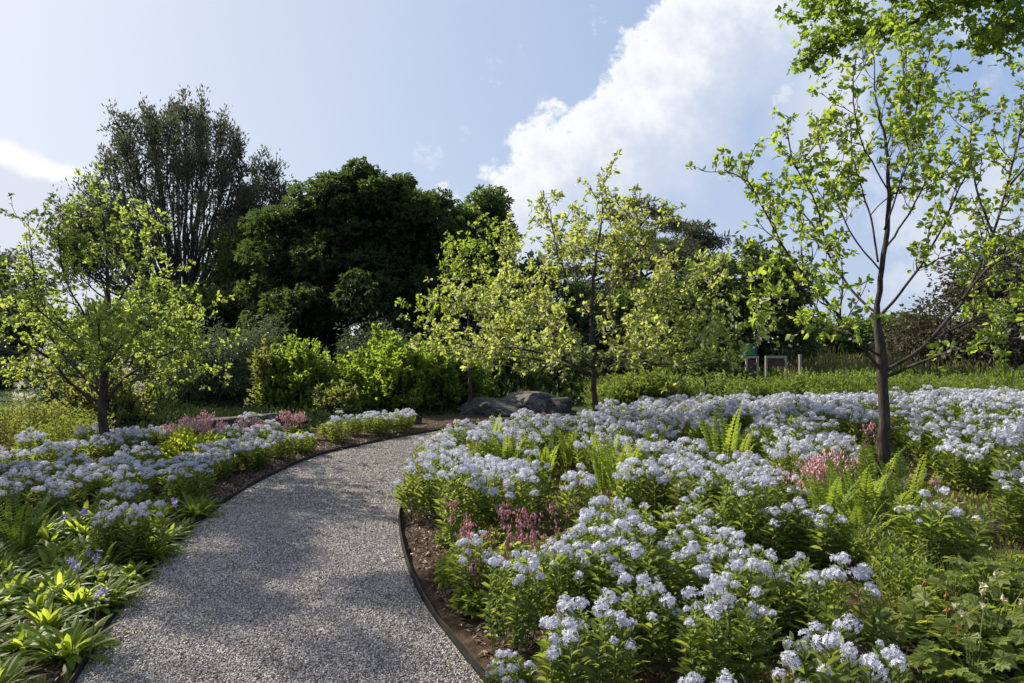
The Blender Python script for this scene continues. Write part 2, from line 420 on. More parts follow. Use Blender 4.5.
gx = np.concatenate([[-900, -400, -200, -100, -60, -40, -30, -24, -20], np.arange(-16, 18, .16), [20, 24, 30, 40, 60, 100, 200, 400, 900]])
gy = np.concatenate([[-300, -100, -40, -20, -10, -6], np.arange(-4, 20, .16), [21, 23, 26, 30, 36, 45, 60, 80, 120, 200, 400, 1000]])
GX, GY = np.meshgrid(gx, gy)
GP = np.stack([GX.ravel(), GY.ravel()], 1)
gm = MB(); ny, nx = GX.shape
ii = np.arange(ny - 1)[:, None] * nx + np.arange(nx - 1)[None]
gm.add(np.column_stack([GP, zf(GP)]), [np.stack([ii, ii + 1, ii + nx + 1, ii + nx], -1).reshape(-1, 4)])
m_, t = mat('earth_and_lawn')
geo = t.new('ShaderNodeNewGeometry'); sp = t.new('ShaderNodeSeparateXYZ'); t.l.new(geo.outputs['Position'], sp.inputs[0])
nA = t.noise(geo.outputs['Position'], 1.1, 5); nB = t.noise(geo.outputs['Position'], 14, 8, .7); nC = t.noise(geo.outputs['Position'], 70, 4, .7)
soil = t.mix(t.sstep(nB, .38, .66), (.030, .020, .014, 1), (.085, .055, .036, 1))
soil = t.mix(t.sstep(nC, .58, .70), soil, (.17, .115, .075, 1))
lawn = t.mix(t.sstep(nB, .3, .7), (.022, .036, .012, 1), (.045, .066, .020, 1))
far = t.math('MAXIMUM', t.sstep(t.math('ADD', sp.outputs[1], t.math('MULTIPLY', nA, 2)), 14.5, 16.5), t.sstep(t.math('ADD', t.math('MULTIPLY', sp.outputs[0], -1), t.math('MULTIPLY', nA, 2)), 9.5, 11))
p = t.new('ShaderNodeBsdfPrincipled'); p.inputs['Roughness'].default_value = .95; p.inputs['Specular IOR Level'].default_value = .15
t.l.new(t.mix(far, soil, lawn), p.inputs['Base Color'])
b = t.new('ShaderNodeBump'); b.inputs['Strength'].default_value = .8; b.inputs['Distance'].default_value = .03
t.l.new(t.math('ADD', nB, t.math('MULTIPLY', nC, .4)), b.inputs['Height']); t.l.new(b.outputs[0], p.inputs['Normal'])
t.l.new(p.outputs[0], t.out.inputs[0])
tag(gm.build('ground', m_, None, True), 'dark mulched soil of the beds running into lawn', kind='structure')

# gravel path: a strip between the two edgings
K = 9
pm = MB(); tt = np.linspace(0, 1, K)[None, :, None]
PP = EL[:, None] * (1 - tt) + ER[:, None] * tt
crown_ = .012 * np.sin(np.pi * np.linspace(0, 1, K))[None] * np.ones((NP, 1))
ii = np.arange(NP - 1)[:, None] * K + np.arange(K - 1)[None]
pm.add(np.concatenate([PP, crown_[..., None]], 2), [np.stack([ii, ii + 1, ii + K + 1, ii + K], -1).reshape(-1, 4)])
m_, t = mat('gravel_bed')
geo = t.new('ShaderNodeNewGeometry')
vo = t.new('ShaderNodeTexVoronoi'); vo.inputs['Scale'].default_value = 95; t.l.new(geo.outputs['Position'], vo.inputs['Vector'])
hv = t.new('ShaderNodeSeparateColor'); t.l.new(vo.outputs['Color'], hv.inputs[0])
ramp = t.new('ShaderNodeValToRGB'); t.l.new(hv.outputs[0], ramp.inputs[0])
def set_ramp(ramp):
    e = ramp.color_ramp.elements
    e[0].position = 0; e[0].color = (.06, .055, .052, 1); e[1].position = 1; e[1].color = (.66, .62, .585, 1)
    for q, cc in ((.3, (.19, .165, .15, 1)), (.55, (.33, .305, .285, 1)), (.7, (.32, .27, .24, 1)), (.88, (.50, .465, .44, 1))):
        n = e.new(q); n.color = cc
set_ramp(ramp)
big = t.noise(geo.outputs['Position'], 1.6, 4)
col = t.mix(t.sstep(vo.outputs['Distance'], .25, .75), ramp.outputs[0], (.09, .08, .07, 1))
col = t.mix(t.sstep(big, .4, .75, 0, .3), col, (.17, .145, .12, 1))
p = t.new('ShaderNodeBsdfPrincipled'); p.inputs['Roughness'].default_value = .8
t.l.new(col, p.inputs['Base Color'])
b = t.new('ShaderNodeBump'); b.inputs['Strength'].default_value = 1; b.inputs['Distance'].default_value = .012; b.invert = True
t.l.new(vo.outputs['Distance'], b.inputs['Height']); t.l.new(b.outputs[0], p.inputs['Normal'])
t.l.new(p.outputs[0], t.out.inputs[0])
tag(pm.build('path', m_, None, True), 'curving grey gravel path between black edgings', kind='structure')

m_, t = mat('pebble')
geo = t.new('ShaderNodeNewGeometry'); ramp = t.new('ShaderNodeValToRGB'); t.l.new(geo.outputs['Random Per Island'], ramp.inputs[0]); set_ramp(ramp)
p = t.new('ShaderNodeBsdfPrincipled'); p.inputs['Roughness'].default_value = .7
t.l.new(ramp.outputs[0], p.inputs['Base Color']); t.l.new(p.outputs[0], t.out.inputs[0])
M['pebble'] = m_
rng = np.random.default_rng(5)
gv = MB()
def strew(n, y0, y1, s0, s1):
    i0, i1 = np.searchsorted(CEN[:, 1][:200], [y0, y1])
    i = rng.integers(i0, i1, n); f = rng.random(n); w_ = rng.random(n) * .97 + .015
    j = np.minimum(i + 1, NP - 1)
    a_ = EL[i] * (1 - f[:, None]) + EL[j] * f[:, None]; b_ = ER[i] * (1 - f[:, None]) + ER[j] * f[:, None]
    P = a_ * (1 - w_[:, None]) + b_ * w_[:, None]
    P = np.column_stack([P, .012 * np.sin(np.pi * w_) + .002])
    X, Y, Z = frames(rdir(rng, n), rdir(rng, n))
    gv.inst(OCTA, P, X, Y, Z, rng.uniform(s0, s1, n), rng.uniform(s0, s1, n), rng.uniform(s0 * .7, s1 * .8, n))
strew(90000, 2.9, 6.4, .007, .017); strew(24000, 6.4, 13.5, .011, .022)
tag(gv.build('gravel', M['pebble']), 'loose grey and tan pebbles covering the path', kind='stuff')

def edging(E, out_, label):
    th, h = .008, .040
    q = nrm(np.gradient(E, axis=0)); nr = np.column_stack([q[:, 1], -q[:, 0]]) * out_
    wob = .006 * np.sin(np.arange(NP) * .9) + .004 * np.sin(np.arange(NP) * 2.3)
    a_ = E + nr * .004; b_ = E + nr * (.004 + th)
    V = np.stack([np.column_stack([a_, np.full(NP, -.06)]), np.column_stack([a_, h + wob]), np.column_stack([b_, h + wob]), np.column_stack([b_, np.full(NP, -.06)])], 1)
    i = np.arange(NP - 1)[:, None] * 4; k = np.arange(3)[None]
    e = MB(); e.add(V, [np.stack([i + k, i + k + 1, i + 5 + k, i + 4 + k], -1).reshape(-1, 4)])
    tag(e.build('path_edging', M['edging']), label, 'edging', 'metal edgings of the gravel path')
edging(EL, -1, 'thin black edging along the outer, longer bend of the gravel path')
edging(ER, 1, 'thin black edging between the gravel path and the big flower bed')

# bark mulch chips on the open soil beside the path
n = 15000
Y_ = rng.uniform(2.8, 13, n); k = np.searchsorted(CEN[:150, 1], Y_).clip(0, 149)
sd = rng.random(n) < .5
f_ = rng.random(n)[:, None]; P = np.where(sd[:, None], ER[k] * (1 - f_) + ER[k + 1] * f_, EL[k] * (1 - f_) + EL[k + 1] * f_) + np.column_stack([np.where(sd, 1, -1) * rng.gamma(1.6, .22, n), np.zeros(n)])
P = P[path_dist(P)[0] > .03]; n = len(P)
P3 = np.column_stack([P, zf(P) + .008])
X, Y, Z = frames(rdir(rng, n) * A(1, 1, .35), UP + .6 * rdir(rng, n))
ch = MB(); ch.inst(LEAF2, P3, X, Y, Z, rng.uniform(.008, .02, n), rng.uniform(.02, .06, n), .02)
m_ = leaf_mat('mulch_chip', (.05, .032, .022), (.17, .115, .075)); M['chip'] = m_
tag(ch.build('mulch', m_), 'brown bark mulch chips on the bare soil', kind='stuff')
# ------------------------------------------------------------------ trees
def wander(rng, p0, d, L, n, up, wob):
    pts = [p0]; d = nrm(d); st = L / n
    for i in range(n):
        d = nrm(d + UP * up / n + rng.normal(size=3) * wob / math.sqrt(n))
        pts.append(pts[-1] + d * st)
    return np.array(pts)

def young_tree(name, label, cat, seed, base_px, Yd, trunk, limbs, leafmat, sub=(.45, .95), gap=.17, twig=(.12, .30), leaf=(.085, .05), per=5, start=.22, skip=.0, flowers=0, r_scale=1.0):
    """trunk: pixel polyline + radii; limbs: (pixel polyline with depth offset at its tip, radius)"""
    rng = np.random.default_rng(seed)
    bx, by = at(base_px, Yd), Yd
    root = thing(name, label, cat, (bx, by, z1(bx, by) - .03))
    O = A(bx, by, z1(bx, by) - .03)
    wood = MB(); lf = MB(); bl = MB()
    tp = np.array([pt(x, y, Yd) for x, y, _ in trunk]); tp[0, 2] = O[2]
    tr = np.array([q for *_, q in trunk]) * r_scale
    tpts = smooth_pts(tp, .1)
    trad = np.interp(np.linspace(0, 1, len(tpts)), np.linspace(0, 1, len(tr)), tr)
    fl = np.exp(-np.linspace(0, 6, len(tpts)) * 2) * .35 + 1
    tpts = tpts + rng.normal(size=tpts.shape) * .006; tpts[0] = O
    tube(wood, tpts - O, trad * fl, 10)
    LP, LD, FP = [], [], []
    def twigs(pts, t0):
        L = np.concatenate([[0], np.cumsum(np.linalg.norm(np.diff(pts, axis=0), axis=1))])
        for s in np.arange(L[-1] * t0, L[-1], .085):
            if rng.random() < skip: continue
            q = A(*[np.interp(s, L, pts[:, i]) for i in range(3)])
            k = min(np.searchsorted(L, s), len(pts) - 1); tg = nrm(pts[k] - pts[max(k - 1, 0)])
            d = nrm(tg * .6 + rdir(rng, 1)[0] * .9 + UP * .25)
            l = rng.uniform(*twig) * (1.1 - .4 * s / L[-1])
            tw = wander(rng, q, d, l, 3, .25, .3)
            tube(lf, tw - O, [.0035, .003, .0025, .0015], 3, 1)
            m = rng.integers(2, 4)
            for a in np.linspace(.35, .9, m):
                LP.append(tw[0] + (tw[-1] - tw[0]) * a); LD.append(d * .4 + rdir(rng, 1)[0])
            for a in range(per):
                LP.append(tw[-1]); LD.append(nrm(tw[-1] - tw[-2]) * .7 + rdir(rng, 1)[0] * .9)
            if flowers and rng.random() < flowers: FP.append(tw[-1] - UP * .03)
    def shoots(pts, r0, Ls, t0, lev):
        L = np.concatenate([[0], np.cumsum(np.linalg.norm(np.diff(pts, axis=0), axis=1))])
        for s in np.arange(L[-1] * t0, L[-1] * .97, gap * (1 if lev == 0 else 1.3)):
            f = s / L[-1]
            if rng.random() < skip * .6: continue
            q = A(*[np.interp(s, L, pts[:, i]) for i in range(3)])
            k = min(np.searchsorted(L, s), len(pts) - 1); tg = nrm(pts[k] - pts[max(k - 1, 0)])
            side = nrm(np.cross(tg, rdir(rng, 1)[0]))
            a = rng.uniform(.55, 1.15)
            d = tg * math.cos(a) + side * math.sin(a) + UP * .12
            l = rng.uniform(*sub) * (1.1 - .6 * f) * (1 if lev == 0 else .55)
            sp_ = wander(rng, q, d, l, 6, .35, .35)
            rr = max(.004, r0 * (1 - .7 * f) * .45)
            tube(wood if rr > .006 else lf, sp_ - O, np.linspace(rr, .003, 7), 5 if rr > .006 else 4, 0 if rr > .006 else 1)
            twigs(sp_, .25)
            if lev == 0 and l > .55: shoots(sp_, rr, sub, .3, 1)
    for pl, dyt, r0 in limbs:
        n = len(pl)
        P = np.array([pt(x, y, Yd + dyt * (i / (n - 1)) ** 1.2) for i, (x, y) in enumerate(pl)])
        pts = smooth_pts(P, .1) ; pts[1:] += np.cumsum(rng.normal(size=(len(pts) - 1, 3)) * .005, 0)
        tube(wood, pts - O, np.linspace(r0 * r_scale, .005, len(pts)) ** 1.0, 8)
        shoots(pts, r0, sub, start, 0); twigs(pts, max(.35, start))
    shoots(tpts[len(tpts) // 2:], trad[-1], sub, .3, 0); twigs(tpts[len(tpts) // 2:], .6)
    LP, LD = np.array(LP), np.array(LD)
    leaves(lf, rng, LEAF6, LP - O + rng.normal(size=LP.shape) * .012, LD, .45, leaf[0], leaf[1], .38, droop=.18)
    wood.build('trunk', M['bark'], root, True)
    lf.build('crown', [leafmat, M['bark']], root)
    if FP:
        FP = np.array(FP); FP = np.repeat(FP, 5, 0) + rng.normal(size=(len(FP) * 5, 3)) * .03
        leaves(bl, rng, STAR, FP - O, rdir(rng, len(FP)), .2, .020, .020, .3)
        bl.build('blossoms', M['blossom_white'], root)
    return root

young_tree('young_tree', 'young tree with open vase of dark limbs standing above the pink plumes', 'tree', 11, 883, 6.7,
    [(882, 480, .085), (884, 440, .075), (884, 400, .072), (883, 372, .078), (880, 345, .042), (877, 318, .038), (879, 290, .036), (883, 255, .030), (889, 205, .024), (886, 150, .017), (876, 100, .011), (874, 50, .004)],
    [([(883, 374), (862, 348), (836, 316), (816, 294), (785, 255), (766, 222), (746, 186), (722, 174)], -.5, .030),
     ([(878, 314), (858, 297), (834, 263), (803, 215), (770, 190)], .9, .022),
     ([(830, 258), (814, 197), (796, 167), (788, 136)], -.7, .014),
     ([(878, 262), (872, 220), (862, 190), (850, 154), (846, 112)], .6, .016),
     ([(877, 318), (895, 300), (930, 255), (957, 200), (972, 165)], -.8, .024),
     ([(884, 250), (917, 202), (935, 150), (940, 104)], 1.0, .017),
     ([(887, 370), (925, 346), (952, 312), (966, 292), (985, 250), (1000, 211), (1016, 150), (1028, 90), (1034, 40)], 1.2, .032),
     ([(962, 300), (990, 268), (1030, 245), (1070, 225)], .7, .022), ([(935, 340), (980, 320), (1040, 300)], 1.3, .022),
     ([(992, 232), (975, 190), (968, 140), (978, 90)], .8, .018), ([(1010, 185), (1045, 140), (1060, 80)], -.6, .018),
     ([(888, 376), (930, 358), (985, 342), (1050, 335)], -1.3, .028),
     ([(880, 356), (840, 332), (800, 318), (758, 308)], -1.2, .020),
     ([(886, 150), (900, 110), (905, 60), (908, 30)], .5, .012), ([(888, 190), (860, 140), (852, 90), (856, 55)], -.6, .012), ([(884, 230), (905, 170), (915, 110), (920, 70)], -.7, .014), ([(880, 270), (850, 230), (825, 170), (818, 120)], .6, .014)],
    M['vase_leaf'], sub=(.30, .75), gap=.15, twig=(.08, .24), per=6, start=.28, skip=.08, flowers=.25, leaf=(.064, .039), r_scale=.64)

young_tree('young_tree', 'slim young tree with wide low spreading crown standing in the middle of the blue flowers', 'tree', 12, 597, 9.9,
    [(598, 450, .062), (597, 420, .056), (594, 390, .054), (594, 374, .056), (592, 338, .036), (592, 302, .030), (597, 250, .022), (602, 215, .014), (603, 178, .004)],
    [([(592, 352), (561, 329), (543, 311), (526, 285), (510, 258), (500, 225)], .8, .026),
     ([(590, 374), (561, 360), (520, 350), (475, 347), (425, 332)], -.7, .026),
     ([(592, 372), (560, 366), (520, 368), (470, 360)], 1.7, .02),
     ([(596, 376), (622, 361), (642, 355), (668, 337), (693, 311), (722, 280)], -.6, .028),
     ([(640, 356), (690, 348), (735, 330), (765, 312)], .8, .018),
     ([(593, 338), (608, 325), (610, 300), (605, 268), (640, 225)], 1.2, .017),
     ([(592, 320), (570, 285), (555, 245), (548, 205)], -1.1, .016),
     ([(592, 310), (620, 280), (650, 245), (668, 215)], -1.2, .016),
     ([(594, 360), (615, 345), (640, 310), (672, 262)], 1.7, .018),
     ([(593, 365), (580, 350), (540, 335), (480, 310), (440, 290)], 1.9, .02),
     ([(592, 375), (550, 363), (495, 356), (438, 352)], .3, .02), ([(596, 375), (650, 361), (712, 346), (772, 336)], -.2, .02), ([(592, 345), (560, 318), (515, 300), (478, 285)], -.8, .018), ([(593, 342), (630, 322), (672, 300), (705, 262)], .9, .018), ([(594, 370), (640, 365), (690, 362), (730, 352)], -1.0, .018), ([(593, 300), (575, 265), (580, 215)], .8, .012), ([(594, 300), (618, 262), (628, 205)], -.6, .012),
     ([(594, 368), (610, 358), (625, 352), (640, 356)], -2.0, .02), ([(593, 368), (570, 352), (548, 345)], -2.0, .02)],
    M['spring_leaf_pale'], sub=(.4, .95), gap=.18, twig=(.10, .28), per=6, start=.22, skip=.08, flowers=.45, leaf=(.066, .038), r_scale=.75)

young_tree('young_tree', 'young tree with egg shaped yellow green crown and thick dark trunk by the ledge', 'tree', 13, 105, 9.2,
    [(108, 468, .080), (105, 440, .070), (102, 410, .068), (103, 392, .066), (106, 344, .042), (108, 300, .034), (107, 250, .024), (103, 215, .014), (98, 184, .005)],
    [([(101, 404), (70, 382), (53, 361), (28, 345), (-8, 332)], -.5, .030), ([(101, 396), (76, 370), (58, 350), (35, 308), (27, 215)], .5, .024),
     ([(107, 400), (126, 378), (152, 361), (181, 350), (222, 346)], -.5, .030), ([(107, 358), (123, 329), (150, 300), (176, 268)], .7, .022),
     ([(104, 350), (85, 320), (62, 280), (52, 240), (58, 212)], -.8, .020), ([(108, 320), (130, 280), (143, 250), (150, 228)], -.9, .018),
     ([(107, 388), (128, 360), (170, 330), (205, 310)], 1.4, .022), ([(102, 390), (85, 360), (45, 330), (5, 300)], 1.5, .022),
     ([(103, 380), (95, 355), (70, 335), (30, 300)], -1.8, .022), ([(105, 378), (118, 350), (150, 325), (190, 318)], -1.7, .022),
     ([(107, 300), (98, 270), (82, 235), (78, 205)], .6, .016), ([(107, 290), (118, 250), (124, 215)], .5, .014),
     ([(103, 392), (92, 382), (40, 372), (-30, 368)], .9, .02), ([(104, 392), (120, 385), (165, 372), (215, 372)], 1.2, .02),
     ([(104, 384), (100, 360), (95, 330)], -2.3, .02), ([(105, 384), (110, 350), (116, 312)], 2.3, .02)],
    M['spring_leaf'], sub=(.4, .85), gap=.15, twig=(.10, .26), per=7, start=.25, skip=.08, leaf=(.058, .034), r_scale=.78)

young_tree('young_tree', 'pale young tree half hidden behind the spreading tree, above the clipped round shrubs', 'tree', 14, 470, 15.0,
    [(470, 420, .07), (470, 375, .06), (468, 340, .045), (472, 290, .03), (476, 250, .018), (478, 215, .005)],
    [([(470, 375), (450, 350), (430, 320), (415, 300)], -1, .03), ([(470, 370), (500, 345), (525, 325), (545, 300)], .8, .03), ([(469, 340), (455, 310), (445, 275), (450, 250)], 1, .022),
     ([(469, 330), (490, 295), (505, 262), (510, 240)], -1, .022), ([(470, 345), (455, 325), (440, 312), (425, 308)], -1.6, .022), ([(470, 340), (485, 310), (505, 290)], -1.6, .022), ([(470, 310), (462, 270), (466, 240)], .4, .018)],
    M['vase_leaf'], sub=(.5, 1.1), gap=.28, twig=(.12, .3), per=5, start=.3, skip=.15, leaf=(.085, .048), r_scale=.6)

def crown_tree(name, label, cat, seed, base, trunk_h, r0, blobs, n_clump, per, cr, T, size, leafmat, barkmat='bark_grey', flat=.75, up=.5, inner=.55, droop=.3, group=None, limbs=24, wr=.6, parts=True):
    """blobs: ellipsoids (cx, cy, cz, rx, ry, rz) relative to the base that carry clumps of leaves"""
    rng = np.random.default_rng(seed)
    root = thing(name, label, cat, (base[0], base[1], z1(base[0], base[1]) - .05), group=group)
    wood = MB(); lf = MB()
    bl = np.array(blobs, float); wt = (bl[:, 3] * bl[:, 4] + bl[:, 3] * bl[:, 5]); wt /= wt.sum()
    k = rng.choice(len(bl), n_clump, p=wt)
    d = rdir(rng, n_clump); rad = inner + (1 - inner) * rng.random(n_clump) ** .6
    C = bl[k, :3] + d * bl[k, 3:] * rad[:, None]
    keep = C[:, 2] > .25; C, d, k = C[keep], d[keep], k[keep]
    tip = A(rng.normal() * .1, rng.normal() * .1, trunk_h)
    top = A(bl[:, 0].mean(), bl[:, 1].mean(), bl[:, 2].max())
    if trunk_h > .3:
        tp = smooth_pts(np.array([A(0, 0, 0), tip * .5 + rng.normal(size=3) * A(.08, .08, 0), tip, tip * .5 + top * .5]), .3)
        tube(wood, tp, np.interp(np.linspace(0, 1, len(tp)), [0, .08, .6, 1], [r0 * 1.35, r0, r0 * .75, r0 * .25]), 10)
    for c_ in C[rng.permutation(len(C))[:limbs]]:
        s0 = tip * rng.uniform(.75, 1.25) if trunk_h > .3 else A(rng.normal() * .12, rng.normal() * .12, 0)
        mid = s0 * .5 + c_ * .5 + A(0, 0, .12 * np.linalg.norm(c_ - s0)) * (1 if trunk_h > .3 else .2)
        pts = smooth_pts(np.array([s0, mid, c_]), .4)
        tube(wood, pts, np.linspace(r0 * .42, r0 * .06, len(pts)), 5)
    n = len(C) * per
    ci = np.repeat(np.arange(len(C)), per)
    crs = (cr * rng.uniform(.6, 1.25, len(C)))[ci]
    q = rdir(rng, n) * (rng.random(n) ** .45)[:, None] * A(1, 1, flat)
    P = C[ci] + q * crs[:, None]
    D = nrm(q * .6 + d[ci] * .5 + rdir(rng, n) * .8)
    P = np.where(P[:, 2:3] < .05, P * A(1, 1, 0) + A(0, 0, .06), P)
    leaves(lf, rng, T, P, D, up, size, size * wr, .35, droop=droop)
    wood.build('trunk' if trunk_h > .3 else 'stems', M[barkmat], root, True)
    lf.build('crown' if trunk_h > .3 else 'foliage', leafmat, root)
    return root
def ell(px, py, Y, rpx, rpy, base, ry=None, dy=0):
    """an ellipsoid given by where it is seen at depth Y, relative to the base point"""
    k = Y / F
    return (at(px, Y) - base[0], dy, zat(py, Y), rpx * k, (ry if ry else rpx * k), rpy * k)

# a taller tree stands on the bank outside the picture, on the sunny side; its open crown dapples the path
b_ = (-11.65, 10.6)
crown_tree('unseen_shade_tree', 'unseen taller open crowned tree on the sunny bank, dappling the path', 'tree', 21, b_, 4.6, .15, [(.5, 0, 8.0, 1.7, 3.2, 1.7), (.6, -1.2, 8.6, 1.5, 2.4, 1.2), (.3, 1.0, 7.4, 1.6, 2.6, 1.4)],
    42, 120, .32, LEAF6, .12, M['spring_leaf'], 'bark', flat=.7, inner=.3, limbs=30, wr=.65)

# great dark tree (broad palmate leaves)
b_ = (at(368, 28), 28.0)
crown_tree('dark_tree', 'broad dark green tree with dense palmate foliage, the largest round crown', 'tree', 31, b_, 2.4, .34,
    [ell(368, 245, 28, 34, 40, b_), ell(368, 270, 28, 60, 45, b_), ell(425, 245, 28, 28, 34, b_), ell(420, 275, 28, 40, 34, b_), ell(368, 245, 28, 60, 70, b_), ell(338, 215, 28, 38, 34, b_), ell(380, 195, 28, 34, 26, b_), ell(423, 235, 28, 52, 48, b_), ell(298, 265, 28, 46, 55, b_), ell(308, 235, 28, 32, 40, b_),
     ell(363, 310, 28, 105, 55, b_), ell(458, 260, 28, 30, 45, b_), ell(293, 320, 28, 45, 45, b_), ell(448, 325, 28, 50, 45, b_)],
    360, 190, .80, PALM5, .22, M['dark_leaf'], limbs=40, flat=.7, wr=1.0, inner=.62, droop=.5)
b_ = (at(483, 33), 33.0)
crown_tree('dark_tree', 'dark tree whose lit top shows between the round dark crown and the cloud', 'tree', 32, b_, 2.6, .25,
    [ell(484, 214, 33, 16, 20, b_), ell(470, 255, 33, 30, 36, b_), ell(486, 265, 33, 24, 40, b_), ell(480, 320, 33, 45, 50, b_)], 75, 150, 1.0, PALM5, .30, M['dark_leaf'], limbs=20, wr=1.0, inner=.6)

# tall vase shaped tree with fine foliage
def vase_tree(name, label, seed, px, Y, top_py, half_px, n, leafmat, side=()):
    rng = np.random.default_rng(seed)
    bx = at(px, Y); root = thing(name, label, 'tree', (bx, Y, z1(bx, Y) - .05))
    wood, lf = MB(), MB(); ht = zat(top_py, Y) - .75; hw = half_px * Y / F
    tube(wood, smooth_pts(A([0, 0, 0], [.1, 0, 1.4], [0, .1, 2.6]), .3), np.linspace(.42, .33, 8)[:len(smooth_pts(A([0, 0, 0], [.1, 0, 1.4], [0, .1, 2.6]), .3))] if False else .36, 10)
    LP, LD = [], []
    def tufts(pts, t0, spread, dens):
        m = int(dens * np.linalg.norm(pts[-1] - pts[0]))
        f = t0 + (1 - t0) * rng.random(m) ** .8
        i = f * (len(pts) - 1); a = np.floor(i).astype(int).clip(0, len(pts) - 2); fr = (i - a)[:, None]
        q = pts[a] * (1 - fr) + pts[a + 1] * fr
        off = rng.normal(size=(m, 3)) * spread * A(1, 1, 1.2)
        LP.append(q + off); LD.append(nrm(nrm(off) * .7 + UP * .8 + rdir(rng, m) * .5))
    for i in range(n):
        ang = 2.399 * i; fr = ((i + .5) / n) ** .42
        th = ht * (1 - .50 * fr ** 3.0) * rng.uniform(.93, 1.0)
        tipp = A(math.cos(ang) * hw * fr * .97, math.sin(ang) * hw * fr * .9, th)
        s0 = A(0, 0, rng.uniform(2.0, 3.6))
        mid1 = s0 + (tipp - s0) * .33 + A(tipp[0], tipp[1], 0) * .07; mid2 = s0 + (tipp - s0) * .68 + A(tipp[0], tipp[1], 0) * .06
        pts = smooth_pts(np.array([s0, mid1, mid2, tipp]), .35); pts[2:] += np.cumsum(rng.normal(size=(len(pts) - 2, 3)) * .035, 0)
        tube(wood, pts, np.linspace(.09, .012, len(pts)), 6)
        tufts(pts, .90, .15, 20)
        for j in range(8):
            k = rng.integers(int(len(pts) * (.62 if fr < .75 else .42)), len(pts) - 2)
            d = nrm(nrm(pts[k + 1] - pts[k]) + rdir(rng, 1)[0] * .55 + UP * .2)
            sb = wander(rng, pts[k], d, rng.uniform(.7, 1.7), 6, .6, .22)
            tube(wood, sb, np.linspace(.035, .008, len(sb)), 4)
            tufts(sb, .6, .12, 40)
    for sx, sy, sw, sn in side:                       # lower shoulders of the crown
        c0 = A(at(sx, Y) - bx, 0, zat(sy, Y))
        for j in range(sn):
            e = c0 + rng.normal(size=3) * sw * A(.5, .5, .6)
            s0 = A(0, 0, rng.uniform(2.0, 3.5)); mid = s0 * .45 + e * .55 + A(e[0], e[1], 0) * .12 - UP * .5
            pts = smooth_pts(np.array([s0, mid, e]), .4)
            tube(wood, pts, np.linspace(.09, .012, len(pts)), 5); tufts(pts, .72, .26, 45)
            for _ in range(4):
                sb = wander(rng, pts[-3], rdir(rng, 1)[0] + UP * .9, rng.uniform(.6, 1.3), 5, .4, .3)
                tube(wood, sb, np.linspace(.03, .008, len(sb)), 4); tufts(sb, .25, .2, 60)
    LP, LD = np.concatenate(LP), np.concatenate(LD)
    leaves(lf, rng, LEAF2, LP, LD, .2, .18, .07, .4)
    wood.build('trunk', M['bark_grey'], root, True); lf.build('crown', leafmat, root)
vase_tree('tall_tree', 'tall vase shaped tree with many ascending bare limbs and feathery dark top', 33, 182, 36, 86, 92, 64, M['needle'], side=((262, 188, 1.5, 12), (250, 225, 1.4, 9), (92, 215, 1.2, 8), (70, 245, 1.3, 8), (120, 250, 1.4, 8)))

# layered pine behind the spreading tree
b_ = (at(625, 36), 36.0)
layers = [ell(640 + dx_, py, 36, rx, 5, b_, ry=2.2 + (py - 205) * .02, dy=dd) for dx_, py, rx, dd in
          ((-4, 212, 26, 0), (22, 222, 24, 1), (-40, 226, 26, -1), (-14, 240, 40, 0), (40, 243, 22, 1), (-62, 250, 30, 0), (10, 262, 50, -1), (-80, 270, 28, 1), (52, 268, 26, 0), (-40, 288, 55, 0), (40, 296, 45, -1), (0, 315, 75, 0), (-60, 325, 50, 1), (50, 335, 55, 0), (0, 350, 80, 0))]
crown_tree('pine_tree', 'grey green pine with flat layered boughs rising behind the spreading young tree', 'tree', 34, b_, 5.2, .24, layers, 170, 120, .8, LEAF2, .30, M['pine_leaf'], flat=.35, inner=.3, limbs=60, wr=.3, up=.3)
b_ = (at(690, 42), 42.0)
layers = [ell(690 + dx_, py, 42, rx, 6, b_, ry=2.6) for dx_, py, rx in ((0, 232, 22), (20, 244, 26), (-24, 250, 30), (10, 265, 44), (-30, 284, 40), (36, 290, 36), (0, 310, 62), (0, 335, 70))]
crown_tree('pine_tree', 'darker flat topped pine with tiered boughs to the east of the layered one', 'tree', 35, b_, 4.5, .26, layers, 100, 130, .95, LEAF2, .34, M['needle'], flat=.4, inner=.3, limbs=40, wr=.3, up=.3)

# middle distance: dark and mid green trees and thickets closing the view
def simple(name, label, seed, px, Y, th, r0, ells, nc, per, cr, T, size, mt, **kw):
    b_ = (at(px, Y), float(Y)); g = kw.pop('cat', 'tree')
    return crown_tree(name, label, g, seed, b_, th, r0, [ell(x, y, Y, rx, ry, b_) for x, y, rx, ry in ells], nc, per, cr, T, size, mt, **kw)
simple('broadleaf_tree', 'mid green tree in shade behind the two pale framed stands', 36, 745, 30, 1.6, .2, [(735, 285, 42, 38), (770, 300, 45, 40), (715, 320, 40, 35), (760, 335, 60, 28)], 120, 130, .8, LEAF2, .24, M['mid_leaf'], wr=.6)
simple('broadleaf_tree', 'dark green tree filling the gap between the pine and the pale framed stands', 37, 655, 26, 1.4, .2, [(650, 320, 55, 38), (610, 335, 45, 35), (690, 335, 45, 35), (650, 360, 70, 22)], 130, 130, .75, LEAF2, .22, M['dark_leaf'], wr=.6)
simple('broadleaf_tree', 'low dark tree behind the rocks, below the spreading crown', 38, 555, 27, 1.2, .18, [(540, 310, 50, 45), (570, 340, 50, 35), (510, 340, 40, 35)], 110, 130, .8, LEAF2, .23, M['dark_leaf'], wr=.6)
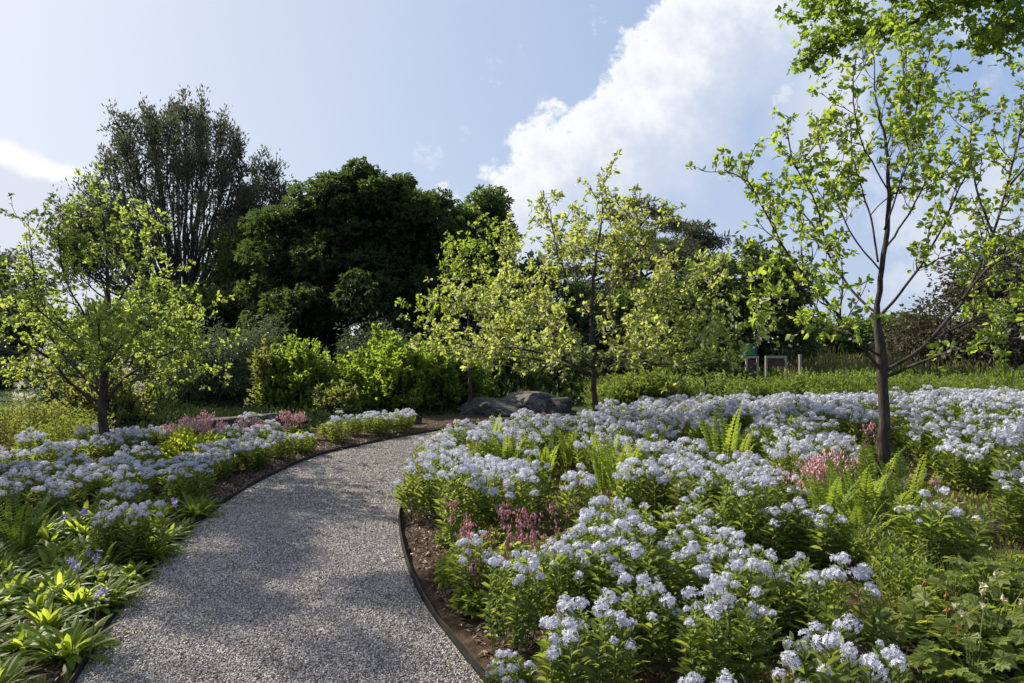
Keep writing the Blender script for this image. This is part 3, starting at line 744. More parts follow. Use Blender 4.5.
simple('broadleaf_tree', 'long low dark tree under the open patch of sky beyond the meadow', 39, 850, 62, 1.2, .25, [(820, 340, 40, 14), (860, 338, 40, 15), (905, 338, 40, 18)], 110, 110, 1.3, LEAF2, .45, M['mid_leaf'], wr=.6)
simple('bare_thicket_tree', 'brownish thinly leaved tree with tangled branches at the meadow edge', 40, 985, 30, 1.0, .2, [(950, 325, 42, 35), (1000, 285, 48, 50), (1040, 290, 45, 65), (975, 345, 70, 22), (940, 345, 50, 18)], 210, 110, 1.0, LEAF2, .20, M['brown_leaf'], wr=.5, limbs=150)
simple('bare_thicket_tree', 'brownish tangled tree just outside the picture past the meadow edge', 41, 1090, 30, 1.4, .22, [(1080, 290, 50, 55), (1120, 280, 50, 60), (1090, 340, 60, 25)], 90, 60, 1.1, LEAF2, .22, M['brown_leaf'], wr=.5, limbs=70)
simple('conifer_tree', 'dark layered conifer behind the left of the egg shaped young tree', 42, 12, 44, 2.0, .25, [(10, 262, 26, 9), (25, 282, 30, 10), (-10, 300, 40, 14), (10, 325, 55, 18), (0, 355, 60, 20)], 90, 130, 1.1, LEAF2, .32, M['needle'], wr=.35, flat=.45)
simple('broadleaf_tree', 'deep green tree in the shade beyond the dark lawn', 43, -40, 26, 1.2, .22, [(-60, 300, 70, 50), (-10, 345, 60, 35), (-70, 350, 60, 30)], 120, 130, .9, LEAF2, .26, M['dark_leaf'], wr=.6)
simple('broadleaf_tree', 'dark low tree between the lawn and the foot of the tall vase tree', 44, 150, 30, 1.0, .2, [(140, 330, 60, 35), (200, 320, 50, 40), (90, 345, 50, 28), (170, 360, 80, 22)], 140, 130, .8, LEAF2, .24, M['dark_leaf'], wr=.6)
simple('broadleaf_tree', 'dark tree between the tall vase tree and the great round crown', 45, 245, 33, 1.6, .22, [(245, 270, 26, 45), (240, 320, 40, 40)], 80, 130, .9, LEAF2, .26, M['dark_leaf'], wr=.6)
simple('broadleaf_tree', 'low dark tree spreading over the shaded lawn behind the bank perennials', 48, 30, 23, .8, .16, [(10, 380, 50, 28), (70, 388, 45, 20), (-40, 375, 50, 30)], 150, 130, .55, LEAF2, .18, M['mid_leaf'], wr=.6)
simple('broadleaf_tree', 'dark spreading low tree behind the ledge, west of the feathery grey green shrub', 49, 165, 20, .6, .14, [(150, 375, 40, 30), (195, 385, 40, 22), (120, 388, 40, 20)], 130, 130, .5, LEAF2, .16, M['mid_leaf'], wr=.6)
simple('broadleaf_tree', 'dark low bushy tree behind the ragged bright shrub', 51, 262, 20, .6, .14, [(255, 375, 40, 30), (300, 385, 40, 22)], 100, 130, .5, LEAF2, .16, M['mid_leaf'], wr=.6)
simple('willow_shrub', 'feathery grey green shrub in front of the dark crown, east of the egg shaped tree', 46, 222, 17, .9, .08, [(225, 355, 35, 28), (250, 345, 28, 22), (200, 370, 35, 25), (235, 385, 40, 20)], 130, 90, .38, LEAF2, .12, M['grey_leaf'], wr=.28, cat='shrub', flat=.9, limbs=50)
simple('willow_shrub', 'thin grey green shrub behind the clipped round shrubs', 47, 375, 20, .9, .08, [(370, 345, 30, 22), (395, 355, 30, 18)], 60, 80, .4, LEAF2, .13, M['grey_leaf'], wr=.3, cat='shrub', flat=.9, limbs=30)

# maple outside the picture whose bough hangs in over the open vase tree
b_ = (at(1190, 10.5), 10.5)
rng = np.random.default_rng(50)
root = thing('maple_tree', 'large maple whose leafy bough hangs into the top of the picture', 'tree', (b_[0], b_[1], z1(*b_) - .05))
wood, lf = MB(), MB(); O = A(b_[0], b_[1], z1(*b_) - .05)
tube(wood, smooth_pts(A([0, 0, 0], [.05, 0, 1.8], [-.1, .05, 4.0], [0, 0, 7.5]), .3), .24, 12)
LP, LD = [], []
boughs = [[(1185, 60), (1080, 10), (1010, -8), (950, 3), (900, 28), (850, 30), (800, 62)], [(1185, 40), (1060, -20), (980, -30), (900, -20), (840, -5), (815, 20)], [(1180, 20), (1060, -60), (960, -70), (880, -60), (830, -40)],
          [(1185, 70), (1090, 30), (1040, 20), (1000, 28), (970, 35)], [(1180, 0), (1100, -120), (1000, -150), (900, -120)], [(1190, -30), (1250, -150), (1330, -160), (1400, -120)], [(1190, 0), (1220, -60), (1300, -40)]]
for bi, pl in enumerate(boughs):
    Q = np.array([pt(x, y, 10.5 + (i / len(pl)) * (.9, -.6, .5, -.8, 1.2, 1, -1)[bi]) for i, (x, y) in enumerate(pl)]) - O
    pts = smooth_pts(Q, .12); tube(wood, pts, np.linspace(.085 if bi != 0 else .07, .012, len(pts)), 7)
    for k in range(int(len(pts) * .35), len(pts)):
        for _ in range(2):
            sb = wander(rng, pts[k], rdir(rng, 1)[0] * A(1, 1, .6) + UP * .12, rng.uniform(.25, .75), 4, .05, .35)
            tube(wood, sb, np.linspace(.010, .003, len(sb)), 4)
            for q in np.linspace(.25, 1, 5):
                pq = sb[0] + (sb[-1] - sb[0]) * q
                for _ in range(5): LP.append(pq + rng.normal(size=3) * .07); LD.append(rdir(rng, 1)[0] + A(0, 0, -.35))
LP, LD = np.array(LP), np.array(LD)
leaves(lf, rng, palm(5, 3.0, .22), LP, LD, .45, .080, .085, .35, droop=.35)
wood.build('trunk', M['bark_grey'], root, True); lf.build('crown', M['maple_leaf'], root)
# ------------------------------------------------------------------ shrubs, rocks, stands
def shrub(name, label, seed, px, Y, rx, ry, h, ntw, leafmat, leaf=(.10, .045), nl=16, cat='shrub', tw=(.35, .6), low=.15, group=None, T=LEAF6):
    """leafy shoots pointing up and out all over a dome"""
    rng = np.random.default_rng(seed)
    bx = at(px, Y); root = thing(name, label, cat, (bx, Y, z1(bx, Y) - .03), group=group)
    st, lf = MB(), MB(); LP, LD = [], []
    for i in range(ntw):
        d = rdir(rng, 1)[0]; d[2] = abs(d[2]) * .95 + .02; r = rng.uniform(.60, 1.0) * (1 + .14 * math.sin(3 * math.atan2(d[1], d[0]) + seed) + .10 * math.sin(7 * d[0] + 5 * d[2] + seed))
        c_ = A(d[0] * rx, d[1] * ry, max(low, d[2] ** .75 * h)) * r
        l = rng.uniform(*tw) * h * .6
        sh = wander(rng, c_ - nrm(A(d[0], d[1], .9)) * l * .7, A(d[0] * .7, d[1] * .7, 1.0) + rdir(rng, 1)[0] * .3, l, 4, .3, .2)
        tube(st, sh, np.linspace(.008, .003, 5), 4)
        if i % 3 == 0:
            tube(st, smooth_pts(np.array([A(rng.normal() * .1 * rx, rng.normal() * .1 * ry, 0), sh[0] * A(.6, .6, .5), sh[0]]), .2), .012, 5)
        f = rng.random(nl) ** .8
        k = f * 3.999; a = k.astype(int); fr = (k - a)[:, None]
        q = sh[a] * (1 - fr) + sh[np.minimum(a + 1, 4)] * fr
        LP.append(q + rng.normal(size=q.shape) * .012); LD.append(rdir(rng, nl) * .8 + nrm(sh[-1] - sh[0]) * .75)
    leaves(lf, rng, T, np.concatenate(LP), np.concatenate(LD), .4, leaf[0], leaf[1], .35)
    st.build('stems', M['bark'], root); lf.build('foliage', leafmat, root)
    return root

shrub('round_shrub', 'bright green upright shrub with ragged top beside the long rock ledge', 61, 302, 15.2, .98, .9, 1.55, 640, M['shrub_leaf'], leaf=(.10, .046), nl=20, tw=(.25, .5))
shrub('round_shrub', 'wide bright green dome shaped shrub in the bend of the path', 62, 398, 15.6, 1.35, 1.1, 1.65, 900, M['shrub_leaf'], leaf=(.10, .046), nl=20, tw=(.22, .42))
shrub('round_shrub', 'darker dome shrub between the wide bright shrub and the boulders', 63, 450, 16.2, 1.0, .9, 1.5, 380, M['shrub_leaf_deep'], leaf=(.13, .055), nl=18)
shrub('round_shrub', 'dark green shrub behind the boulders under the pale young tree', 64, 500, 18, 1.1, .9, 1.5, 360, M['shrub_leaf_deep'], leaf=(.13, .055), nl=18)
shrub('spiky_shrub', 'slim yellow bronze shrub leaning out of the ragged bright shrub', 65, 268, 15.0, .42, .4, 1.45, 110, M['olive_leaf'], leaf=(.12, .05), nl=16)
shrub('flowering_shrub', 'loose yellow green shrub with pale blossom behind the thick dark trunk', 66, 105, 12.5, .95, .8, 1.05, 300, M['olive_leaf'], leaf=(.085, .045), nl=16)
o_ = shrub('flowering_shrub', 'pale blossoming shrub with whitish sprays in the shade of the egg shaped crown', 67, 80, 15.5, 1.4, 1.0, 1.75, 260, M['grey_leaf'], leaf=(.10, .05), nl=14)
rng = np.random.default_rng(670); fb = MB(); n = 900
d = rdir(rng, n); d[:, 2] = abs(d[:, 2]); P = d * A(1.4, 1.0, 1.75) * rng.uniform(.75, 1.02, n)[:, None]
leaves(fb, rng, STAR, P, d, .4, .05, .05, .3); fb.build('blossoms', M['blossom_white'], o_)
shrub('low_shrub', 'low pinkish green shrub between the two bright round shrubs', 68, 338, 14.0, .5, .45, .72, 110, M['olive_leaf'], leaf=(.09, .04), nl=14)
shrub('low_shrub', 'small fresh green shrub at the back of the flowers behind the slim trunk', 69, 650, 16.5, .85, .6, .88, 190, M['meadow_leaf'], leaf=(.10, .035), nl=20, tw=(.5, .8))
shrub('low_shrub', 'dark round shrub in shade just left of the slim trunk beyond the boulders', 70, 560, 19, 1.4, 1, 1.2, 260, M['mid_leaf'], leaf=(.13, .055), nl=18)
shrub('low_shrub', 'leafy green shrub at the meadow edge under the spreading boughs', 71, 700, 20, 1.6, 1, 1.25, 280, M['mid_leaf'], leaf=(.13, .05), nl=18)

def rock(name, label, seed, px, Y, dims, rz, m_, sink=.25, tilt=0.0, planes=16, group=None):
    rng = np.random.default_rng(seed); bx = at(px, Y)
    n = 46; a = np.linspace(0, math.pi, n); b_ = np.linspace(0, 2 * math.pi, 2 * n, endpoint=False)
    V = np.stack([np.sin(a)[:, None] * np.cos(b_)[None], np.sin(a)[:, None] * np.sin(b_)[None], np.cos(a)[:, None] * np.ones((1, 2 * n))], -1).reshape(-1, 3)
    for i in range(planes):
        q = rdir(rng, 1)[0] * A(1, 1, .8); q = q / np.linalg.norm(q); lim = rng.uniform(.46, .78)
        dd = V @ q; V = V - np.maximum(dd - lim, 0)[:, None] * q[None]
    V = V - np.maximum(V @ UP - .55, 0)[:, None] * UP
    nz = np.array([mnoise.fractal(Vector(p * 2.2 + seed), .8, 2.2, 5) for p in V])
    lay = .008 * np.sin(V[:, 2] * 22 + nz * 8)
    V = V * (1 + .085 * nz + lay)[:, None]
    V = V * np.asarray(dims) / 1.3
    ct, st_ = math.cos(tilt), math.sin(tilt)
    V = np.stack([V[:, 0] * ct - V[:, 2] * st_, V[:, 1], V[:, 0] * st_ + V[:, 2] * ct], 1)
    V[:, 2] += dims[2] * (.42 - sink)
    mb = MB(); i = np.arange(n - 1)[:, None] * 2 * n; j = np.arange(2 * n)[None]; k = (j + 1) % (2 * n)
    mb.add(V, [np.stack([i + j, i + 2 * n + j, i + 2 * n + k, i + k], -1).reshape(-1, 4)])
    me = mb.mesh(name, [m_], False)
    o = put(name, me, None, (bx, Y, z1(bx, Y)), (0, 0, rz))
    return tag(o, label, 'rock', group)
rock('boulder', 'largest grey boulder with flat sloping top at the bend of the path', 71, 530, 15.6, (1.5, 1.0, .62), .1, M['rock'], .18, .05)
rock('boulder', 'low dark boulder in front of the largest boulder', 72, 487, 15.0, (1.3, .9, .42), -.2, M['rock_dark'], .15, -.05)
rock('boulder', 'small dark boulder at the east foot of the largest boulder', 73, 558, 15.4, (.75, .7, .48), .5, M['rock_dark'], .2, .1)
rock('boulder', 'small flat pale boulder among blue flowers under the wide bright shrub', 74, 408, 13.2, (.55, .4, .26), .1, M['rock'], .2)
rock('rock_ledge', 'long low layered rock ledge behind the pink plumes', 75, 228, 10.7, (1.9, .75, .50), .12, M['rock_dark'], .2, .08, 14)
rock('rock_ledge', 'lower sloping end of the layered rock ledge near the thick dark trunk', 76, 166, 10.5, (1.5, .7, .34), .25, M['rock_dark'], .2, .14, 12)
rock('boulder', 'reddish boulder at the edge of the flowers under the meadow', 77, 1012, 12.6, (.95, .7, .50), .2, M['rock_red'], .1, .08)

# pale framed stands and the rounded panel beyond the flowers
def stand(label, px, Y, wd, h, zb, board, mid=False):
    bx = at(px, Y); root = thing('framed_stand', label, 'stand', (bx, Y, z1(bx, Y)), group='pale framed stands beyond the flowers')
    for s in (-1, 1):
        l = MB(); box(l, (s * wd / 2, 0, h / 2), (.055, .055, h)); l.build('leg', M['pale_wood'], root)
    r_ = MB(); box(r_, (0, 0, h + .03), (wd + .06, .062, .06)); r_.build('top_rail', M['pale_wood'], root)
    bb = MB()
    if board:
        for i in range(6): box(bb, (0, .035, zb + (h - zb - .06) * (i + .5) / 6), (wd - .07, .02, (h - zb - .06) / 6 - .015))
    else: box(bb, (0, .035, (h + zb) / 2), (wd - .07, .02, h - zb - .05))
    bb.build('panel', M['dark_board'], root)
stand('narrow pale framed stand with dark slatted panel, beneath the rounded green board', 752, 20, .32, 1.04, .35, True)
stand('wider pale framed stand with dark open panel beside the narrow one', 776, 20, .58, 1.04, .78, False)
bx = at(800, 20.4); po = MB(); box(po, (0, 0, .55), (.06, .06, 1.1)); box(po, (0, 0, 1.115), (.075, .075, .03))
tag(put('short_post', po.mesh('short_post', M['pale_wood']), None, (bx, 20.4, z1(bx, 20.4))), 'single short pale post standing in tall green plants', 'post')
bx = at(750, 21.0); root = thing('rounded_board', 'rounded green board with blue edge on a post behind the narrow stand', 'sign', (bx, 21, z1(bx, 21)))
def rounded(name, w_, z0, h, y0, th, m_, px_=0):
    a = np.linspace(0, math.pi, 18); r = w_ / 2
    o2 = np.array([[-r, z0]] + [[-r * math.cos(q), z0 + h - r + r * math.sin(q)] for q in a] + [[r, z0]])
    n = len(o2); c_ = o2.mean(0)
    V = [[x + px_, y0, z] for x, z in o2] + [[x + px_, y0 + th, z] for x, z in o2] + [[c_[0] + px_, y0, c_[1]], [c_[0] + px_, y0 + th, c_[1]]]
    T3 = []; Q = []
    for i in range(n):
        j = (i + 1) % n; T3 += [[2 * n, i, j], [2 * n + 1, n + j, n + i]]; Q.append([i, n + i, n + j, j])
    mb = MB(); mb.add(V, [T3, Q]); return mb.build(name, m_, root)
rounded('board', .30, 1.10, .33, -.01, .05, M['sign_green']); rounded('rim', .34, 1.08, .37, .045, .30, M['sign_blue'], .07)
pb = MB(); box(pb, (.03, .2, .58), (.08, .08, 1.15)); pb.build('post', M['dark_board'], root)
# ------------------------------------------------------------------ bedding plants
BARE = []          # spots (x, y, r) kept free of the blue flowers
def spot_g(px, py, hgt=0.0):
    """ground point of something whose point at height hgt is seen at (px, py); flat first guess, then corrected for the terrain"""
    z = 0.0
    for _ in range(6):
        Y = (H - hgt - z) * F / (py - YH); x = at(px, Y); z = z1(x, Y)
    return x, Y, z

# --- bluestar clumps: leafy stems, each topped by a dome of star florets
def head_mesh(seed, n, r, fl):
    rng = np.random.default_rng(seed); mb = MB()
    i = np.arange(n) + .5; ph = i * 2.39996 + rng.normal(size=n) * .25
    z = 1 - i / n * 1.35; s = np.sqrt(np.maximum(0, 1 - z * z))
    d = nrm(np.stack([s * np.cos(ph), s * np.sin(ph), z], 1) + rng.normal(size=(n, 3)) * .12)
    P = d * r * rng.uniform(.55, 1.15, n)[:, None] * A(1, 1, .95)
    N = nrm(d + rng.normal(size=(n, 3)) * .35); X, Y, Z = frames(rdir(rng, n), N)
    Y = np.cross(N, X)
    fs = fl * rng.uniform(.75, 1.15, n)
    mb.inst(STAR, P, X, Y, N, fs, fs, fs)
    return mb.mesh('flower_head', M['petal'])
HEADS = [head_mesh(100 + i, 46, .035, .0125) for i in range(4)] + [head_mesh(110 + i, 32, .028, .0115) for i in range(2)]
def head_arrays(rng, n, r, fl, C, mb):
    i = np.arange(n) + .5
    for c_ in C:
        k = rng.choice([rng.uniform(.5, .75), rng.uniform(.8, 1.1)], p=[.15, .85])
        ph = i * 2.39996 + rng.random() * 6; z = 1 - i / n * 1.3; s = np.sqrt(np.maximum(0, 1 - z * z))
        d = nrm(np.stack([s * np.cos(ph), s * np.sin(ph), z], 1) + rng.normal(size=(n, 3)) * .15)
        N = nrm(d + rng.normal(size=(n, 3)) * .35); X, _, _ = frames(rdir(rng, n), N)
        fs = fl * rng.uniform(.75, 1.2, n)
        mb.inst(STAR, c_ + d * r * k * rng.uniform(.7, 1.1, n)[:, None], X, np.cross(N, X), N, fs, fs, fs)

def amsonia_variant(seed, nst, h, spread, bloom, far):
    rng = np.random.default_rng(seed); mb = MB(); heads = []
    LP, LD, LS = [], [], []
    for i in range(nst):
        a = 2.39996 * i + rng.normal() * .3; f = math.sqrt((i + .5) / nst)
        base_ = A(math.cos(a), math.sin(a), 0) * f * .13
        tipp = A(math.cos(a), math.sin(a), 0) * f * spread * rng.uniform(.8, 1.15) + A(0, 0, h * (1 - .22 * f * f) * rng.uniform(.82, 1.08))
        mid = base_ * .5 + tipp * .5 + A(math.cos(a), math.sin(a), 0) * .03 + A(0, 0, .04)
        pts = smooth_pts(np.array([base_, mid, tipp]), .09)
        tube(mb, pts, np.linspace(.0035, .002, len(pts)), 3, 1)
        bl = rng.random() < bloom
        n = 24
        t = np.linspace(.12, .97, n); k = t * (len(pts) - 1); j = np.floor(k).astype(int).clip(0, len(pts) - 2); fr = (k - j)[:, None]
        P = pts[j] * (1 - fr) + pts[j + 1] * fr; ph = np.arange(n) * 2.39996 + rng.random() * 6
        D = np.stack([np.cos(ph), np.sin(ph), .35 + .5 * t], 1)
        LP.append(P); LD.append(D); LS.append(.062 + .03 * np.sin(t * math.pi) - .028 * t * (1 if bl else .2))
        # short leafy side shoots
        if bl: heads.append((tipp + UP * .012, rng.choice([rng.uniform(.45, .75), rng.uniform(.8, 1.12)], p=[.16, .84]), rng.random() * 6, rng.normal() * .18 + math.cos(a) * f * .35, rng.normal() * .18 + math.sin(a) * f * .35))
    LP, LD, LS = np.concatenate(LP), np.concatenate(LD), np.concatenate(LS)
    n = len(LP); N = nrm(UP * .9 + rdir(rng, n) * .7); X, Y, Z = frames(LD, N); s = LS * rng.uniform(.75, 1.25, n)
    mb.inst(LEAF6 if not far else LEAF2, LP, X, Y, Z, s * .34, s, s)
    me = mb.mesh('foliage', [M['amsonia_leaf'], M['stem']])
    bm_ = None
    if far and heads:
        q = MB(); head_arrays(rng, 30, .0355, .0130, np.array([x[0] for x in heads]), q); bm_ = q.mesh('blossoms', M['petal'])
    return me, heads, bm_
SPEC = [('full', 28, .49, .205, .80), ('tall slender', 17, .56, .15, .78), ('low', 22, .38, .20, .75), ('sparsely flowered', 24, .44, .22, .3), ('wide', 34, .47, .26, .78), ('upright', 22, .52, .165, .88)]
NEARV = [(s[0], amsonia_variant(200 + i, *s[1:], False)) for i, s in enumerate(SPEC)]
FARV = [(s[0], amsonia_variant(220 + i, s[1], s[2], s[3], s[4] + .03, True)) for i, s in enumerate(SPEC)]
GREENV = [amsonia_variant(240 + i, 26, .5, .28, 0, True) for i in range(2)]
PROTO = {}
rng = np.random.default_rng(77)
def bluestar(vi, x, y, sc, label, group, near, rz):
    kind, (fm, heads, bm_) = (NEARV if near else FARV)[vi]
    r_ = thing('bluestar_clump', label, 'flower clump', (x, y, z1(x, y) - .01), rz, sc, group)
    key = (vi, near)
    if key not in PROTO:
        parts = [put('foliage', fm, r_)]
        if near:
            for p, s, a, tx, ty in heads: parts.append(put('flower_head', HEADS[int(a * 97) % 6], r_, p, (-ty, tx, a), s * .93))
        else: parts.append(put('blossoms', bm_, r_))
        PROTO[key] = parts
    else:
        for q in PROTO[key]: copy_part(q, r_)
    return r_

# ferns, plumes and other plants take their places first, the bluestars fill what is left
def place(px, py, r, hgt=0.0):
    x, y, z = spot_g(px, py, hgt); BARE.append((x, y, r)); return x, y, z

# --- ferns
def frond(rng, mb, base_, az, L, lean, curl, npair=22, pin=.075):
    o_ = A(math.cos(az), math.sin(az), 0); t = np.linspace(0, 1, 15)
    th = lean + curl * t ** 2.2
    d = np.cos(th)[:, None] * UP + np.sin(th)[:, None] * o_
    pts = base_ + np.concatenate([[A(0, 0, 0)], np.cumsum((d[1:] + d[:-1]) / 2, 0)]) * L / 14
    tube(mb, pts, np.linspace(.0045, .001, 15), 3, 1)
    f = np.linspace(.12, .985, npair); k = f * 14; j = np.floor(k).astype(int).clip(0, 13); fr = (k - j)[:, None]
    P = pts[j] * (1 - fr) + pts[j + 1] * fr; tg = nrm(d[j]); sd = nrm(np.cross(tg, o_ + 1e-3)); nn = np.cross(sd, tg)
    wd = pin * np.minimum(1, (f / .42)) ** .75 * (1 - f ** 3.2) ** .9 + .004
    for s in (-1, 1):
        D = nrm(sd * s + tg * .42 + nn * .12 + rng.normal(size=P.shape) * .08)
        X, Y, Z = frames(D, nn + rng.normal(size=P.shape) * .15)
        # toothed pinna: a row of small paired leaflets on its midrib
        mb.inst(LEAF6, P, X, Y, Z, wd * .20 + .006, wd, wd)
        for q in (.3, .5, .7):
            for e in (-1, 1):
                D2 = nrm(D * .6 + X * e)
                X2, Y2, Z2 = frames(D2, nn); l2 = wd * .20 * (1.15 - q) + .004
                mb.inst(LEAF2, P + D * (wd * q)[:, None], X2, Y2, Z2, l2 * .8, l2 * 1.4, l2)
def fern_mesh(seed, n, L, lean, curl, m_):
    rng = np.random.default_rng(seed); mb = MB()
    for i in range(n):
        a = 2 * math.pi * i / n + rng.normal() * .25
        frond(rng, mb, A(math.cos(a) * .03, math.sin(a) * .03, 0), a, L * rng.uniform(.75, 1.1), lean * rng.uniform(.5, 1.4), curl * rng.uniform(.6, 1.3))
    return mb.mesh('fern', [m_, M['stem']])
FERNM = [fern_mesh(300, 7, .62, .16, .75, M['fern_leaf']), fern_mesh(301, 5, .58, .10, .55, M['fern_leaf']), fern_mesh(302, 9, .60, .28, .9, M['fern_leaf']), fern_mesh(303, 10, .58, .3, .8, M['fern_green'])]
def fern(px, py, v, sc, label, rz=0.0):
    x, y, z = place(px, py, .17 * sc)
    sc *= (1.2 if px < 830 else 1.0) if v < 3 else 1.0
    o = put('fern', FERNM[v], None, (x, y, z - .01), (0, 0, rz), sc)
    tag(o, label, 'fern', 'ferns among the blue flowers')
fern(492, 462, 1, .92, 'yellow green upright fern at the back corner of flowers near the path bend', .4)
fern(507, 486, 0, .92, 'yellow green fern with arching tip in front of the back corner fern', 1.2)
fern(545, 488, 1, .80, 'narrow yellow green fern midway between path bend and slim trunk', 2.2)
fern(524, 494, 1, .62, 'small single fern spray low among heads near the path bend', .2)
fern(604, 496, 1, .98, 'upright yellow fern just in front of the slim trunk', .9)
fern(620, 510, 0, 1.0, 'broadest glowing yellow fern in front of the slim trunk', 2.0)
fern(722, 488, 1, 1.18, 'solitary tall narrow fern between the two bed trunks', .3)
fern(738, 478, 0, .8, 'low green fern beside the solitary tall narrow fern', .3)
fern(856, 418, 1, .9, 'slim light fern in the pale drift just before the vase tree trunk', 1.0)
fern(928, 420, 1, 1.0, 'slim light fern in the pale drift east of the vase tree trunk', 2.1)
fern(842, 528, 2, .95, 'large fern with spreading fronds beside the pink plumes', .5)
fern(790, 452, 1, .8, 'slim fern in the pale drift east of the solitary tall fern', 1.9)
fern(655, 470, 1, .8, 'slim light fern east of the slim trunk', .6)
fern(568, 470, 1, .8, 'slim light fern west of the slim trunk', 1.5)
fern(862, 542, 0, 1.0, 'upright fern in front of the vase tree trunk', 1.6)
fern(886, 545, 2, .98, 'big leafy fern directly below the vase tree trunk', 2.4)
fern(905, 535, 1, 1.1, 'tall narrow fern frond group right by the vase tree trunk', .1)
fern(828, 548, 0, .85, 'low yellow green fern on the west side of the fern group', 1.1)
fern(872, 520, 1, 1.15, 'tallest upright fern frond group in front of the vase tree trunk', 2.7)
fern(856, 562, 2, .8, 'spreading fern at the front of the fern group', .8)
fern(925, 530, 0, .8, 'fern leaning outward east of the vase tree trunk', 2.9)
fern(18, 556, 3, .95, 'dark green feathery fern beside the strap leaved clumps at the picture edge', .4)

# --- pink flowered plants
def bleeding_heart(seed, nstalk, h, col, leafmat, spread=.2, nleaf=170, heart=.02):
    rng = np.random.default_rng(seed); lf, fl = MB(), MB()
    n = nleaf; r = np.sqrt(rng.random(n)) * spread; a = rng.random(n) * 6.283
    P = np.stack([r * np.cos(a), r * np.sin(a), h * .55 * (1 - (r / spread) ** 2 * .45) * rng.uniform(.4, 1.0, n)], 1)
    D = np.stack([np.cos(a), np.sin(a), np.full(n, .15)], 1) + rdir(rng, n) * .7
    leaves(lf, rng, PALM5, P, D, .8, .075, .075, .35, droop=.2)
    for i in range(0, n, 4): tube(lf, np.array([A(0, 0, 0), P[i] * A(.5, .5, .7), P[i]]), .002, 3, 1)
    HP = []
    for i in range(nstalk):
        az = rng.random() * 6.283; o_ = A(math.cos(az), math.sin(az), 0); e = rng.uniform(.3, 1) * spread * .8
        pts = smooth_pts(np.array([A(0, 0, 0), o_ * e * .5 + UP * h * .65, o_ * e * .9 + UP * h * rng.uniform(.88, 1.08), o_ * e * 1.25 + UP * h * .92]), .03)
        tube(fl, pts, .0022, 3, 1)
        k = rng.integers(int(len(pts) * .5), len(pts), 14)
        HP.append(pts[k] + rng.normal(size=(14, 3)) * .014 - UP * .014)
    HP = np.concatenate(HP); n = len(HP)
    X, Y, Z = frames(rdir(rng, n) * .5 - UP, rdir(rng, n))
    fl.inst(OCTA, HP, X, Y, Z, heart * .8, heart * 1.7, heart * .6)
    return lf.mesh('foliage', [leafmat, M['stem']]), fl.mesh('blossoms', [col, M['stem']])
BH = [bleeding_heart(310, 6, .42, M['pink_deep'], M['fern_leaf']), bleeding_heart(311, 14, .40, M['pink'], M['meadow_leaf'], .20), bleeding_heart(312, 4, .48, M['pink_deep'], M['meadow_leaf'], .14, 60)]
def pinkplant(x, y, v, sc, label, rz):
    r_ = thing('pink_flower_plant', label, 'flower', (x, y, z1(x, y) - .01), rz, sc, 'pink flowered plants')
    put('foliage', BH[v][0], r_); put('blossoms', BH[v][1], r_); return r_
for i, (px, py, v, sc, lb) in enumerate([
    (470, 582, 0, .95, 'pink bleeding heart over lime leaves, closest to the path edging'),
    (500, 592, 0, 1.0, 'pink bleeding heart with lime leaves second from the edging'),
    (522, 575, 0, 1.05, 'deep pink bleeding heart in the centre of the lime leaved patch'),
    (540, 590, 0, .9, 'pink bleeding heart on the inner side of the lime leaved patch'),
    (482, 610, 0, .75, 'short bleeding heart with drooping pink spray over bare soil'),
    (505, 552, 0, .9, 'bleeding heart at the back of the lime leaved patch'),
    (452, 548, 2, .8, 'slender pink spray among blue heads at the path edge'),
    (482, 518, 2, .8, 'single slender pink spray behind the bleeding hearts'),
    (465, 560, 2, .7, 'thin pink spray between the bleeding hearts and the path'),
    (560, 562, 2, .85, 'slender deep pink spray east of the lime leaved patch'),
    (800, 518, 1, 1.0, 'dense salmon pink plume plant at the west end of the pink drift'),
    (822, 512, 1, 1.1, 'fullest salmon pink plume plant in the middle of the pink drift'),
    (842, 506, 1, 1.1, 'salmon pink plume plant closest to the ferns'),
    (812, 505, 1, .9, 'shorter pink plume plant at the back of the pink drift'),
    (880, 468, 2, 1.0, 'reddish pink spray against the vase tree trunk'),
    (868, 470, 2, .95, 'reddish pink spray just left of the vase tree trunk'),
    (925, 535, 2, .9, 'small pink spray beside the leaning fern'),
    (740, 492, 2, .8, 'tiny dark pink spray in the shaded middle of the bed'),
    (534, 440, 2, .9, 'pink spray in the flowers in front of the boulders'),
    (548, 438, 2, .9, 'second pink spray in front of the boulders'),
    (683, 432, 2, 1.0, 'reddish spray at the front of the far pale drift')]):
    x, y, z = place(px, py, .11 * sc); pinkplant(x, y, v, sc, lb, i * 1.3)
for i, (px, py, sc, lb) in enumerate([(188, 452, 1.0, 'pink plumes at the west end of the rock ledge'), (200, 450, 1.1, 'tallest pink plumes in front of the rock ledge'), (212, 454, 1.0, 'pink plumes beside the lime mound'),
    (175, 455, .9, 'short pink plumes nearest the thick dark trunk'), (250, 450, 1.0, 'pink plumes in front of the ledge, east of the lime mound'), (258, 448, .8, 'smaller pink plumes by the ledge foot'), (290, 442, 1.0, 'pale pink plumes at the foot of the ragged bright shrub'), (300, 440, .9, 'second pale pink plumes at the foot of the ragged bright shrub')]):
    x, y, z = place(px, py, .15); pinkplant(x, y, 1, sc * 1.15, lb, i * 1.7)

